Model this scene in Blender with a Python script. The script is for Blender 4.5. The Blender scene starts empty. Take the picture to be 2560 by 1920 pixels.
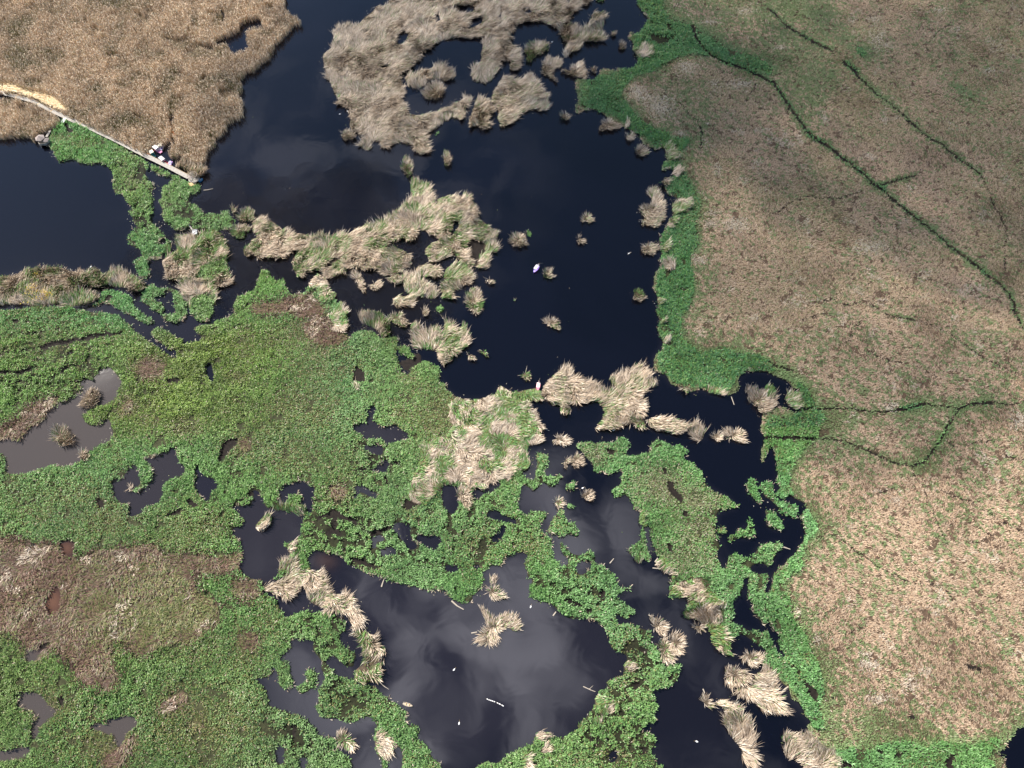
# ---------------------------------------------------------------- outlines on the ground
# each row: owner, class, survey sheet (column,row), outline.  Later rows lie over earlier ones.
# classes: W open water, G green sedge, R standing reed, T lodged dry reed, M tan meadow, B brown thatch, S cut straw, D dark peat
AREAS = '''
nw R 00 -60,-60 2442,-60 2462,90 2502,100 2532,150 2562,150 2612,210 2532,215 2502,250 2452,320 2402,360 2362,390 2362,450 2322,500 2272,530 2212,600 2130,620 2080,690 2100,740 2080,790 2060,830 2110,880 2100,960 2110,985 2050,1030 1980,1060 1950,1080 1960,1120 1880,1180 1850,1200 1860,1240 1800,1300 1770,1370 1790,1395 1700,1410 1640,1390 1560,1360 1470,1365 1450,1330 1470,1250 1400,1255 1340,1260 1290,1300 1240,1330 1000,1200 800,1100 560,990 300,860 140,810 -60,775
nw W 00 2080,200 2140,180 2212,150 2255,170 2275,235 2212,250 2150,270 2120,330 2140,400 2150,430 2080,465 2010,470 1990,420 1950,370 1880,400 1850,370 1880,330 1950,320 2060,260
nw D 00 1900,60 1940,90 1945,190 1920,190 1910,120
nw D 00 1740,400 1830,370 1850,440 1800,430
nw W 00 1465,980 1500,970 1495,1090 1510,1130 1505,1230 1480,1230 1485,1120 1465,1060
nw W 00 1380,1265 1480,1220 1520,1220 1470,1270 1450,1340 1480,1370 1560,1350 1640,1390 1600,1400 1545,1380 1545,1420 1500,1425 1430,1410 1350,1370 1310,1345 1340,1290
spit T 00 1550,1370 1620,1400 1700,1450 1790,1470 1730,1530 1650,1520 1600,1480 1490,1430 1540,1410
straw S 00 -60,695 110,715 200,760 290,785 420,800 500,860 560,920 595,945 560,970 450,925 300,850 150,800 -60,745
sw R 00 -60,815 150,860 270,890 390,950 500,1010 520,1040 490,1080 440,1100 400,1130 330,1150 300,1190 280,1230 270,1190 230,1170 130,1190 60,1190 -60,1160
quay G 00 490,1080 530,1020 600,1030 700,1070 860,1160 1000,1230 1130,1300 1230,1360 1300,1400 1290,1440 1270,1500 1300,1560 1340,1600 1325,1690 985,1690 960,1600 970,1540 960,1480 930,1440 860,1420 790,1435 700,1420 620,1385 590,1390 530,1415 490,1400 460,1350 440,1300 410,1250 420,1190 440,1130
quay G 01 960,-30 1330,-30 1330,90 1320,190 1300,250 1380,310 1440,370 1480,440 1450,490 1440,530 1390,575 1300,590 1290,640 1310,690 1310,740 1250,760 1200,740 1180,690 1145,640 1160,590 1220,560 1215,510 1180,495 1110,470 1085,410 1100,370 1130,340 1170,290 1120,260 1140,220 1100,200 1100,160 1140,130 1110,125 1075,90 1050,20
quay W 01 1360,430 1420,410 1430,430 1390,460 1365,455
quay D 00 560,1060 580,1080 630,1140 600,1145 570,1100
quay2 G 00 1300,1400 1400,1450 1500,1500 1620,1560 1740,1590 1740,1640 1690,1690 1400,1690 1390,1620 1450,1580 1490,1540 1380,1530 1340,1500 1300,1480
quay2 G 01 1390,-30 1680,-30 1660,40 1640,90 1700,100 1760,170 1810,190 1880,190 1930,150 1980,150 1990,190 2030,230 2030,280 2000,330 1910,340 1780,335 1720,340 1660,350 1620,320 1560,345 1480,330 1460,270 1420,290 1400,240 1380,200 1390,150 1360,100 1380,40
knoll T 01 1560,370 1640,355 1700,400 1760,350 1880,340 1940,360 1920,430 1955,480 1930,560 1965,600 1950,660 1980,740 1970,790 1880,800 1840,830 1860,920 1850,1050 1830,1110 1750,1135 1680,1110 1640,1050 1610,950 1600,870 1560,820 1530,760 1450,750 1420,690 1390,610 1400,570 1480,540 1530,490 1530,430
knoll G 01 1630,900 1740,880 1850,940 1850,1050 1830,1110 1750,1135 1680,1110 1640,1050
knoll G 01 1780,600 1900,570 1965,600 1945,660 1860,700 1720,760 1680,720
tu1 T 01 1990,340 2050,280 2160,290 2160,330 2100,350 2080,400 2030,390
tu2 T 01 2050,210 2130,140 2190,170 2190,230 2130,260 2060,240
tu3 T 01 1995,110 2050,150 2030,200 1990,160
tu4 T 01 2110,460 2160,455 2175,530 2130,565 2100,540
wshore T 01 -60,765 110,720 200,680 320,640 360,660 450,640 540,650 600,680 680,690 760,690 830,650 870,690 900,720 960,690 1030,670 1080,700 1130,730 1180,760 1250,770 1260,820 1200,870 1160,860 1100,840 1000,820 930,800 870,820 800,830 740,800 680,810 640,850 760,870 850,870 860,920 790,960 690,990 580,985 470,970 300,990 150,970 70,980 -60,1030
west G 01 -60,1030 80,1010 200,990 300,985 440,980 580,980 700,1010 840,1030 1000,1040 1080,1100 1150,1150 1150,1190 1220,1230 1300,1290 1380,1340 1460,1390 1500,1440 1520,1400 1500,1350 1600,1300 1720,1280 1720,1240 1640,1180 1700,1140 1820,1140 1850,1110 1920,1100 1980,1060 2010,1030 2000,960 2030,900 2100,880 2230,815 2230,1680 -60,1680
west G 01 1290,1190 1340,1170 1400,1170 1480,1210 1590,1270 1600,1300 1520,1340 1500,1380 1420,1340 1330,1290 1290,1230
west W 01 1780,1490 1815,1485 1830,1550 1845,1620 1855,1690 1820,1690 1800,1590
west D 01 1440,1615 1540,1615 1560,1690 1430,1690
west D 01 350,1350 450,1300 560,1290 850,1230 1050,1215 1050,1230 850,1255 580,1310 460,1330 380,1370
west D 01 -20,1560 170,1550 330,1500 330,1515 190,1570 -20,1590
west D 01 110,1095 160,1100 150,1130 115,1130
isA G 01 870,860 930,830 1020,850 1130,890 1170,950 1160,980 1250,1040 1350,1110 1340,1150 1260,1150 1180,1110 1080,1060 1030,1030 960,990 920,960 850,990 800,1010 780,970 850,940
isA D 01 920,900 965,890 950,930 920,935
ring G 01 1210,910 1230,860 1300,790 1340,790 1380,830 1460,815 1520,830 1590,890 1610,960 1620,1050 1590,1110 1520,1150 1440,1130 1400,1090 1380,1060 1300,1010 1230,970 1205,940
ring W 01 1330,900 1400,910 1440,870 1500,880 1480,950 1500,1000 1510,1040 1460,1055 1410,1050 1420,990 1400,950 1350,930
west G 11 -20,830 10,740 20,690 70,655 120,680 130,720 200,760 230,740 260,760 270,830 320,880 420,860 440,800 480,750 540,700 590,730 600,790 630,830 680,900 700,950 750,970 780,1030 775,1110 780,1150 740,1230 800,1240 850,1210 900,1185 1000,1195 1060,1240 1100,1260 1170,1240 1230,1235 1255,1280 1230,1310 1220,1400 1250,1480 1260,1560 1330,1560 1330,1500 1420,1460 1480,1450 1580,1500 1605,1540 1590,1620 1650,1690 -20,1690
west B 11 -20,970 130,960 280,940 370,890 480,900 560,980 600,1030 560,1080 420,1090 330,1060 200,1040 -20,1060
west T 11 440,800 480,750 540,700 590,730 600,790 630,830 680,900 640,960 570,960 520,860
west T 11 700,960 750,970 780,1030 775,1110 780,1150 740,1230 800,1240 780,1270 700,1240 640,1100 600,1080 690,1030
west B 11 470,1090 600,1080 640,1100 700,1200 800,1240 790,1280 650,1330 540,1320 440,1260 400,1180
west D 11 860,1500 930,1560 940,1690 830,1690
west D 11 1240,1460 1330,1430 1400,1380 1440,1420 1420,1480 1340,1510 1310,1560 1260,1510
west G 12 -20,-30 1640,-30 1660,50 1740,100 1850,130 1950,120 2060,110 2100,60 2240,80 2240,1690 -20,1690
west G 02 -60,-20 2230,-20 2230,1680 -60,1680
west G 03 -60,-20 2230,-20 2230,1760 -60,1760
west G 13 900,-20 1080,20 1170,60 1280,90 1420,110 1520,130 1620,130 1690,210 1760,250 1830,250 1880,220 1880,180 1950,120 1990,30 2000,-20
west G 13 -20,-20 60,-20 60,130 190,200 210,240 240,350 270,340 340,310 440,285 500,310 560,300 700,330 700,380 770,370 800,480 740,500 750,600 800,620 870,650 880,700 850,780 900,830 870,930 960,950 1060,960 1100,1020 1180,1070 1250,1130 1330,1170 1290,1230 1310,1270 1380,1290 1440,1350 1400,1400 1440,1430 1500,1480 1530,1560 1600,1620 1700,1760 -20,1760
west G 13 1860,1760 1900,1640 2000,1580 2060,1620 2160,1540 2230,1480 2230,1760
west G 22 -20,750 60,720 100,740 120,800 180,830 190,740 210,690 190,620 200,590 250,580 300,600 335,650 310,720 270,780 340,790 420,770 450,800 400,860 360,890 345,915 290,880 260,860 240,910 180,950 140,900 90,880 80,960 50,1040 80,1090 130,1130 150,1090 210,1085 290,1090 320,1130 310,1180 250,1200 250,1250 300,1290 350,1330 350,1400 365,1450 360,1500 410,1520 430,1580 440,1690 130,1690 70,1590 130,1480 50,1460 -20,1500
west G 22 400,1370 430,1350 470,1400 520,1450 570,1470 620,1450 680,1430 720,1450 735,1500 720,1540 790,1570 840,1600 890,1690 420,1690 430,1560 490,1530 430,1480 410,1430
west W 22 560,1570 610,1535 690,1560 660,1600 605,1640 570,1630
west G 23 150,-20 900,-20 920,60 945,100 1040,80 1030,120 960,150 900,180 960,210 1010,250 1060,290 1080,310 1040,340 1000,390 960,380 900,330 900,400 1000,400 1100,430 1190,460 1225,490 1210,570 1240,590 1290,690 1310,770 1400,760 1470,750 1485,790 1440,830 1465,870 1420,930 1360,970 1270,990 1220,1000 1240,1060 1275,1150 1230,1190 1250,1230 1240,1285 1180,1290 1110,1350 1200,1340 1250,1390 1250,1480 1200,1530 1260,1560 1250,1620 1320,1630 1320,1760 -20,1760 -20,1520 40,1490 180,1440 200,1370 310,1330 330,1380 420,1390 500,1350 560,1330 600,1250 640,1200 700,1130 710,1040 740,990 820,960 790,900 880,870 960,840 950,780 990,700 950,680 860,650 830,600 820,520 770,440 690,370 560,385 460,370 380,300 340,260 250,230 170,200 130,160 160,60
west W 23 870,1520 910,1520 900,1570 860,1610 840,1570
west D 23 1110,1490 1160,1480 1170,1520 1120,1520
west D 23 755,120 790,130 800,230 770,190
west D 23 440,190 520,220 600,260 580,275 480,240
west D 23 640,285 690,290 680,320 640,310
west D 23 1100,620 1150,630 1160,670 1120,660
west D 23 1340,880 1390,840 1380,880 1350,910
west D 23 1030,960 1100,910 1090,950 1040,990
west D 23 660,1390 750,1400 720,1430 670,1420
west W 02 720,-30 1040,-30 1030,0 1010,60 1000,110 930,150 880,170 800,200 730,240 700,290 720,330 760,370 830,380 880,350 910,300 940,320 950,370 970,440 930,490 850,520 790,560 720,640 600,710 450,690 380,720 240,760 100,770 50,750 60,640 30,590 -60,560 -60,490 80,480 180,480 230,420 260,380 330,350 400,310 420,250 500,190 570,160 640,120 700,80
west W 01 880,1530 960,1530 1010,1600 1045,1640 1040,1700 720,1700 780,1650 850,1590
west B 02 -60,420 80,380 150,320 200,250 300,180 400,130 500,90 500,170 420,230 400,310 340,350 250,390 180,480 80,480 -60,480
tuP1 T 02 660,190 700,140 750,60 790,30 840,50 855,110 820,180 760,210 730,190
tuP2 T 02 445,400 490,360 550,370 610,430 640,490 590,520 510,515 450,480
tuP3 T 02 680,620 700,580 750,560 770,650 720,670
west W 02 970,880 1000,820 1040,850 1090,800 1110,750 1160,700 1190,740 1190,800 1210,840 1150,900 1090,890 1100,930 1180,950 1280,890 1330,830 1320,720 1290,670 1240,650 1300,640 1400,620 1460,560 1500,550 1520,620 1540,690 1590,720 1570,780 1480,810 1410,860 1400,960 1370,1010 1320,1040 1240,1050 1210,1110 1120,1140 1130,1060 1110,1020 1030,1010 980,950
west W 02 1700,690 1720,780 1800,820 1860,840 1880,890 1810,930 1800,1000 1760,1000 1710,910 1680,870 1690,820
west D 02 1930,510 2000,470 2060,490 1990,560 1900,680 1880,660
west D 02 2090,920 2130,960 2212,925 2230,960 2160,990
west D 02 1430,1150 1480,1110 1580,1070 1540,1120
west D 02 1600,1010 1660,1000 1700,1060 1640,1050
west D 02 825,985 890,1020 890,1080 835,1050
west W 02 530,1365 630,1355 620,1490 540,1480
west B 02 -60,1290 80,1320 250,1400 380,1380 500,1380 540,1490 620,1500 640,1510 720,1500 800,1450 930,1430 1100,1410 1200,1400 1330,1370 1380,1440 1400,1480 1560,1480 1700,1460 1760,1500 2000,1500 2080,1440 2090,1500 2050,1580 2000,1620 1800,1640 1640,1610 1640,1690 -60,1690
west B 03 -60,-20 1640,-20 1680,100 1760,170 1830,190 1890,270 1900,350 1850,430 1760,490 1700,550 1580,570 1460,580 1360,620 1300,660 1180,680 1120,640 1100,540 1000,540 960,600 960,700 1020,830 1000,930 940,1010 880,980 860,930 780,950 680,890 640,830 650,740 540,700 500,600 450,620 440,680 340,740 280,740 180,690 250,610 170,560 60,480 -60,440
west W 03 440,130 470,90 520,120 520,220 500,300 430,330 390,290 400,200
west D 03 330,600 400,540 440,600 420,640 340,630
west W 03 190,680 260,620 340,630 400,640 340,700 290,740 220,720
west W 03 150,1080 190,1010 300,1020 370,1060 390,1110 480,1180 430,1220 340,1280 320,1400 280,1410 290,1290 330,1220 250,1150 170,1130
west W 03 -60,1550 80,1520 180,1490 260,1480 250,1530 150,1570 50,1590 -60,1610
west W 03 780,1310 840,1280 900,1310 940,1250 1010,1250 1060,1210 1170,1240 1170,1280 1100,1330 1060,1380 1070,1450 1040,1490 1000,1430 980,1370 880,1340
west D 03 520,1030 550,1080 530,1120 510,1090
west B 03 1370,1170 1400,1080 1480,1030 1600,1000 1640,1060 1580,1120 1450,1180
west B 03 900,1560 1000,1500 1150,1350 1180,1450 1100,1560 1030,1680 900,1660
west B 03 1640,1260 1760,1280 1750,1350 1690,1340
west B 03 1990,40 2230,20 2230,180 2100,230 2020,150
west B 03 2050,540 2180,480 2230,500 2230,640 2080,640
west T 12 1650,170 1740,110 1850,140 1950,120 2060,110 2080,30 2120,10 2212,70 2290,60 2372,40 2432,30 2472,120 2422,140 2362,130 2342,200 2412,250 2422,320 2482,370 2442,420 2482,470 2442,520 2352,540 2342,620 2382,700 2350,740 2280,750 2212,760 2130,800 2080,830 1990,860 1950,910 1880,880 1830,860 1760,850 1640,870 1600,900 1540,960 1500,1030 1420,1050 1330,1010 1310,960 1340,900 1340,800 1400,700 1440,560 1530,470 1640,440 1700,350
west W 12 960,230 1000,200 1030,210 1000,270 1010,320 1060,370 1130,380 1210,360 1230,400 1310,440 1300,480 1200,490 1130,520 1100,460 1030,460 960,470 920,430 830,380 880,350 950,340 975,310
west W 12 940,530 990,550 1060,530 1090,560 1080,610 1000,590 940,560
west W 12 1000,750 1060,710 1110,670 1140,680 1140,720 1120,760 1050,760
west D 12 895,725 950,745 900,755
west D 12 1180,655 1245,700 1200,695
west D 12 1105,770 1125,800 1150,880 1130,850
west W 12 870,880 920,880 960,920 1040,960 1020,985 960,940 890,910 860,990 845,970 860,920
west W 12 215,920 260,880 340,860 400,845 450,880 500,900 490,950 480,1040 470,1120 430,1100 380,1050 410,1020 400,950 330,945 270,960 260,1000 240,1060 200,1060 190,1010
west W 12 -20,920 40,960 60,1050 90,1090 150,1080 200,1060 270,1090 330,1110 400,1110 430,1140 390,1160 380,1240 380,1300 350,1340 270,1370 220,1370 260,1430 290,1480 280,1510 220,1530 180,1570 190,1640 100,1690 -20,1690 -80,1640 -140,1600 -130,1560 -110,1450 -130,1400 -150,1330 -210,1275 -110,1230 -100,1180 -150,1120 -210,1070 -80,1060 -20,1040
west W 12 1620,890 1690,880 1740,890 1740,1030 1710,1100 1700,1120 1640,1080 1620,1000
west W 12 1870,920 1940,910 1990,860 2080,830 2100,880 2020,920 1930,960 1890,1000 1880,960
west W 12 1190,1220 1240,1210 1330,1230 1310,1290 1340,1360 1390,1400 1350,1420 1290,1400 1280,1350 1230,1290 1190,1260
west W 12 1400,1310 1480,1330 1540,1320 1600,1350 1580,1390 1540,1440 1480,1400 1410,1380
west W 12 1070,1460 1120,1420 1180,1420 1210,1455 1130,1480
west W 12 1010,1330 1090,1320 1100,1350 1020,1350 1020,1420 1000,1400
west W 12 1630,1580 1700,1570 1760,1600 1690,1620
west W 12 1880,1590 1930,1560 1920,1590
west W 12 2000,1100 2050,1080 2130,1130 2240,1180 2240,1205 2110,1180 2020,1150
west W 12 2050,1330 2100,1290 2130,1220 2150,1260 2110,1340 2060,1370
west D 12 520,1180 560,1140 640,1120 650,1080 760,1140 870,1190 870,1220 770,1170 690,1160 690,1270 740,1310 600,1290 660,1260 660,1150 580,1150
west D 12 870,1230 960,1290 1100,1250 1160,1230 1170,1250 1100,1280 1000,1310 940,1280
west D 12 1290,1000 1340,1020 1400,1050 1300,1090 1270,1060
west D 12 800,1500 900,1510 1000,1560 1060,1600 1000,1600 900,1540 810,1520
west D 12 640,880 720,880 760,960 690,1010 650,960
west W 13 450,-150 500,-220 560,-210 640,-185 740,-155 770,-95 870,-65 930,-15 1080,20 1170,60 1280,90 1420,110 1520,130 1620,130 1690,210 1760,250 1830,250 1880,220 1880,180 1950,120 1990,30 1960,-20 2040,-80 2120,-80 2150,-160 2230,-180 2280,-200 2340,-180 2300,-110 2340,-20 2320,0 2350,160 2380,200 2460,230 2550,260 2590,300 2670,370 2770,385 2900,370 2980,440 3030,520 3040,600 3070,650 3160,680 3160,780 3170,840 3090,870 3000,900 3030,960 2950,990 2920,1040 2910,1130 2850,1200 2810,1250 2770,1330 2710,1350 2630,1390 2540,1380 2520,1330 2410,1370 2390,1440 2250,1490 2190,1520 2160,1540 2060,1620 2000,1580 1900,1640 1860,1760 1700,1760 1600,1620 1530,1560 1500,1480 1440,1430 1400,1400 1440,1350 1380,1290 1310,1270 1290,1230 1330,1170 1250,1130 1180,1060 1130,990 1060,920 1050,800 1090,740 1110,640 1080,570 1000,510 930,460 900,430 930,350 880,290 880,220 780,180 640,170 590,100 570,0 480,-50
west W 13 240,350 210,240 190,190 320,200 340,100 360,50 410,110 440,200 530,270 600,290 500,300 430,290 340,310 270,340
west W 13 310,550 390,560 490,560 480,640 520,700 560,740 550,800 590,880 560,920 530,990 530,1090 500,1130 530,1210 580,1250 660,1240 770,1270 860,1270 930,1230 980,1230 1030,1290 1010,1400 1020,1530 1080,1600 1110,1760 800,1760 830,1570 690,1510 680,1370 620,1400 550,1380 520,1310 440,1230 330,1190 240,1150 200,1140 120,1110 100,1040 80,960 0,890 120,890 140,850 150,800 240,700 300,640
west W 13 610,740 660,700 720,760 790,800 850,790 840,850 830,900 760,870 700,860 660,800
west W 13 730,520 790,490 850,520 870,600 870,650 800,620 750,600
west W 13 890,660 940,670 940,750 900,740
west W 13 1170,1480 1240,1490 1250,1560 1200,1760 1130,1760 1150,1560
west W 13 180,1470 240,1490 230,1620 170,1600
west W 13 390,1570 440,1590 400,1690 370,1640
west D 13 690,340 770,350 770,370 720,390
west D 13 320,1300 345,1310 330,1390 318,1370
q1 G 13 150,790 200,730 260,720 300,760 300,840 340,910 330,970 260,1000 190,960 190,880
q2 G 13 410,830 450,795 520,800 540,860 530,960 460,1000 400,1035 345,1010 350,940 430,910
q3 G 13 160,1080 190,1050 220,1075 200,1110
q4 T 13 680,1370 740,1350 800,1390 860,1450 840,1500 780,1490 700,1440
isM2 G 02 1180,680 1240,660 1300,690 1320,780 1310,850 1250,910 1180,945 1150,920 1200,850 1190,790 1210,740
tuM2 T 02 1095,890 1130,875 1150,920 1120,935
isw5 G 12 260,980 300,945 370,940 410,970 410,1020 370,1040 340,1090 280,1080 260,1030
isw5 T 12 150,1090 220,1040 270,1060 340,1050 400,1060 430,1120 390,1160 330,1120 250,1100
shoal T 12 -10,1240 20,1180 80,1130 130,1150 130,1210 90,1240 60,1280 20,1270
xbar T 13 60,90 150,60 240,40 300,-40 200,-60 190,-90 240,-110 340,-150 430,-70 520,-30 570,0 580,90 620,130 650,170 730,180 830,190 880,230 910,280 890,320 920,360 870,430 840,440 790,370 830,310 760,300 680,300 600,280 520,260 450,220 430,130 400,50 350,60 330,110 320,190 230,190 220,130 140,150 60,130
west T 12 260,1430 290,1380 360,1350 370,1390 320,1450 300,1480
west G 12 330,1490 350,1370 400,1350 460,1390 440,1480 450,1580 400,1620 340,1600
shrubs T 13 850,440 920,460 1000,510 1080,560 1110,620 1090,740 1060,790 1060,900 1000,930 940,920 850,920 860,800 930,760 950,660 900,560 860,500
west T 13 1010,1400 1060,1330 1130,1400 1200,1430 1160,1510 1110,1570 1050,1540
star T 13 1900,550 1960,490 2000,430 1930,270 1980,290 2060,380 2130,340 2212,330 2250,360 2275,450 2230,490 2180,440 2090,470 2090,540 2020,590 1960,580
west T 23 710,1060 740,1010 800,1040 880,1140 880,1200 800,1210 740,1150
west T 23 570,1290 600,1260 620,1330 580,1370
west T 23 680,1250 760,1230 800,1260 720,1310
west T 23 960,760 1010,740 1050,800 1020,840 970,800
west T 23 190,1380 250,1340 320,1370 310,1410 220,1430
west T 23 250,1480 290,1440 320,1470 300,1540 250,1530
west T 23 80,1560 160,1540 180,1690 100,1690
k1 G 22 300,1240 350,1150 410,1070 440,1080 470,1150 480,1200 530,1170 560,1220 590,1290 590,1330 560,1340 490,1310 420,1340 350,1300 300,1290
k2 G 22 440,880 470,840 540,830 560,870 540,940 490,930 450,900
k3 G 22 380,910 430,930 455,970 400,945
k4 G 22 460,1050 500,1020 550,1040 550,1080 490,1090
k5 G 22 530,1100 570,1090 577,1130 540,1140
k6 T 22 360,1030 400,980 440,1000 440,1050 380,1070
k7 T 22 590,960 650,920 690,930 690,1010 640,1000
k8 T 22 330,485 400,455 460,450 490,490 460,520 400,500
k9 T 22 450,660 480,630 500,680 470,720
k10 G 22 405,680 430,660 450,690 430,715
k11 T 22 510,640 550,600 600,630 610,670 570,700 520,690
'''
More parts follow.
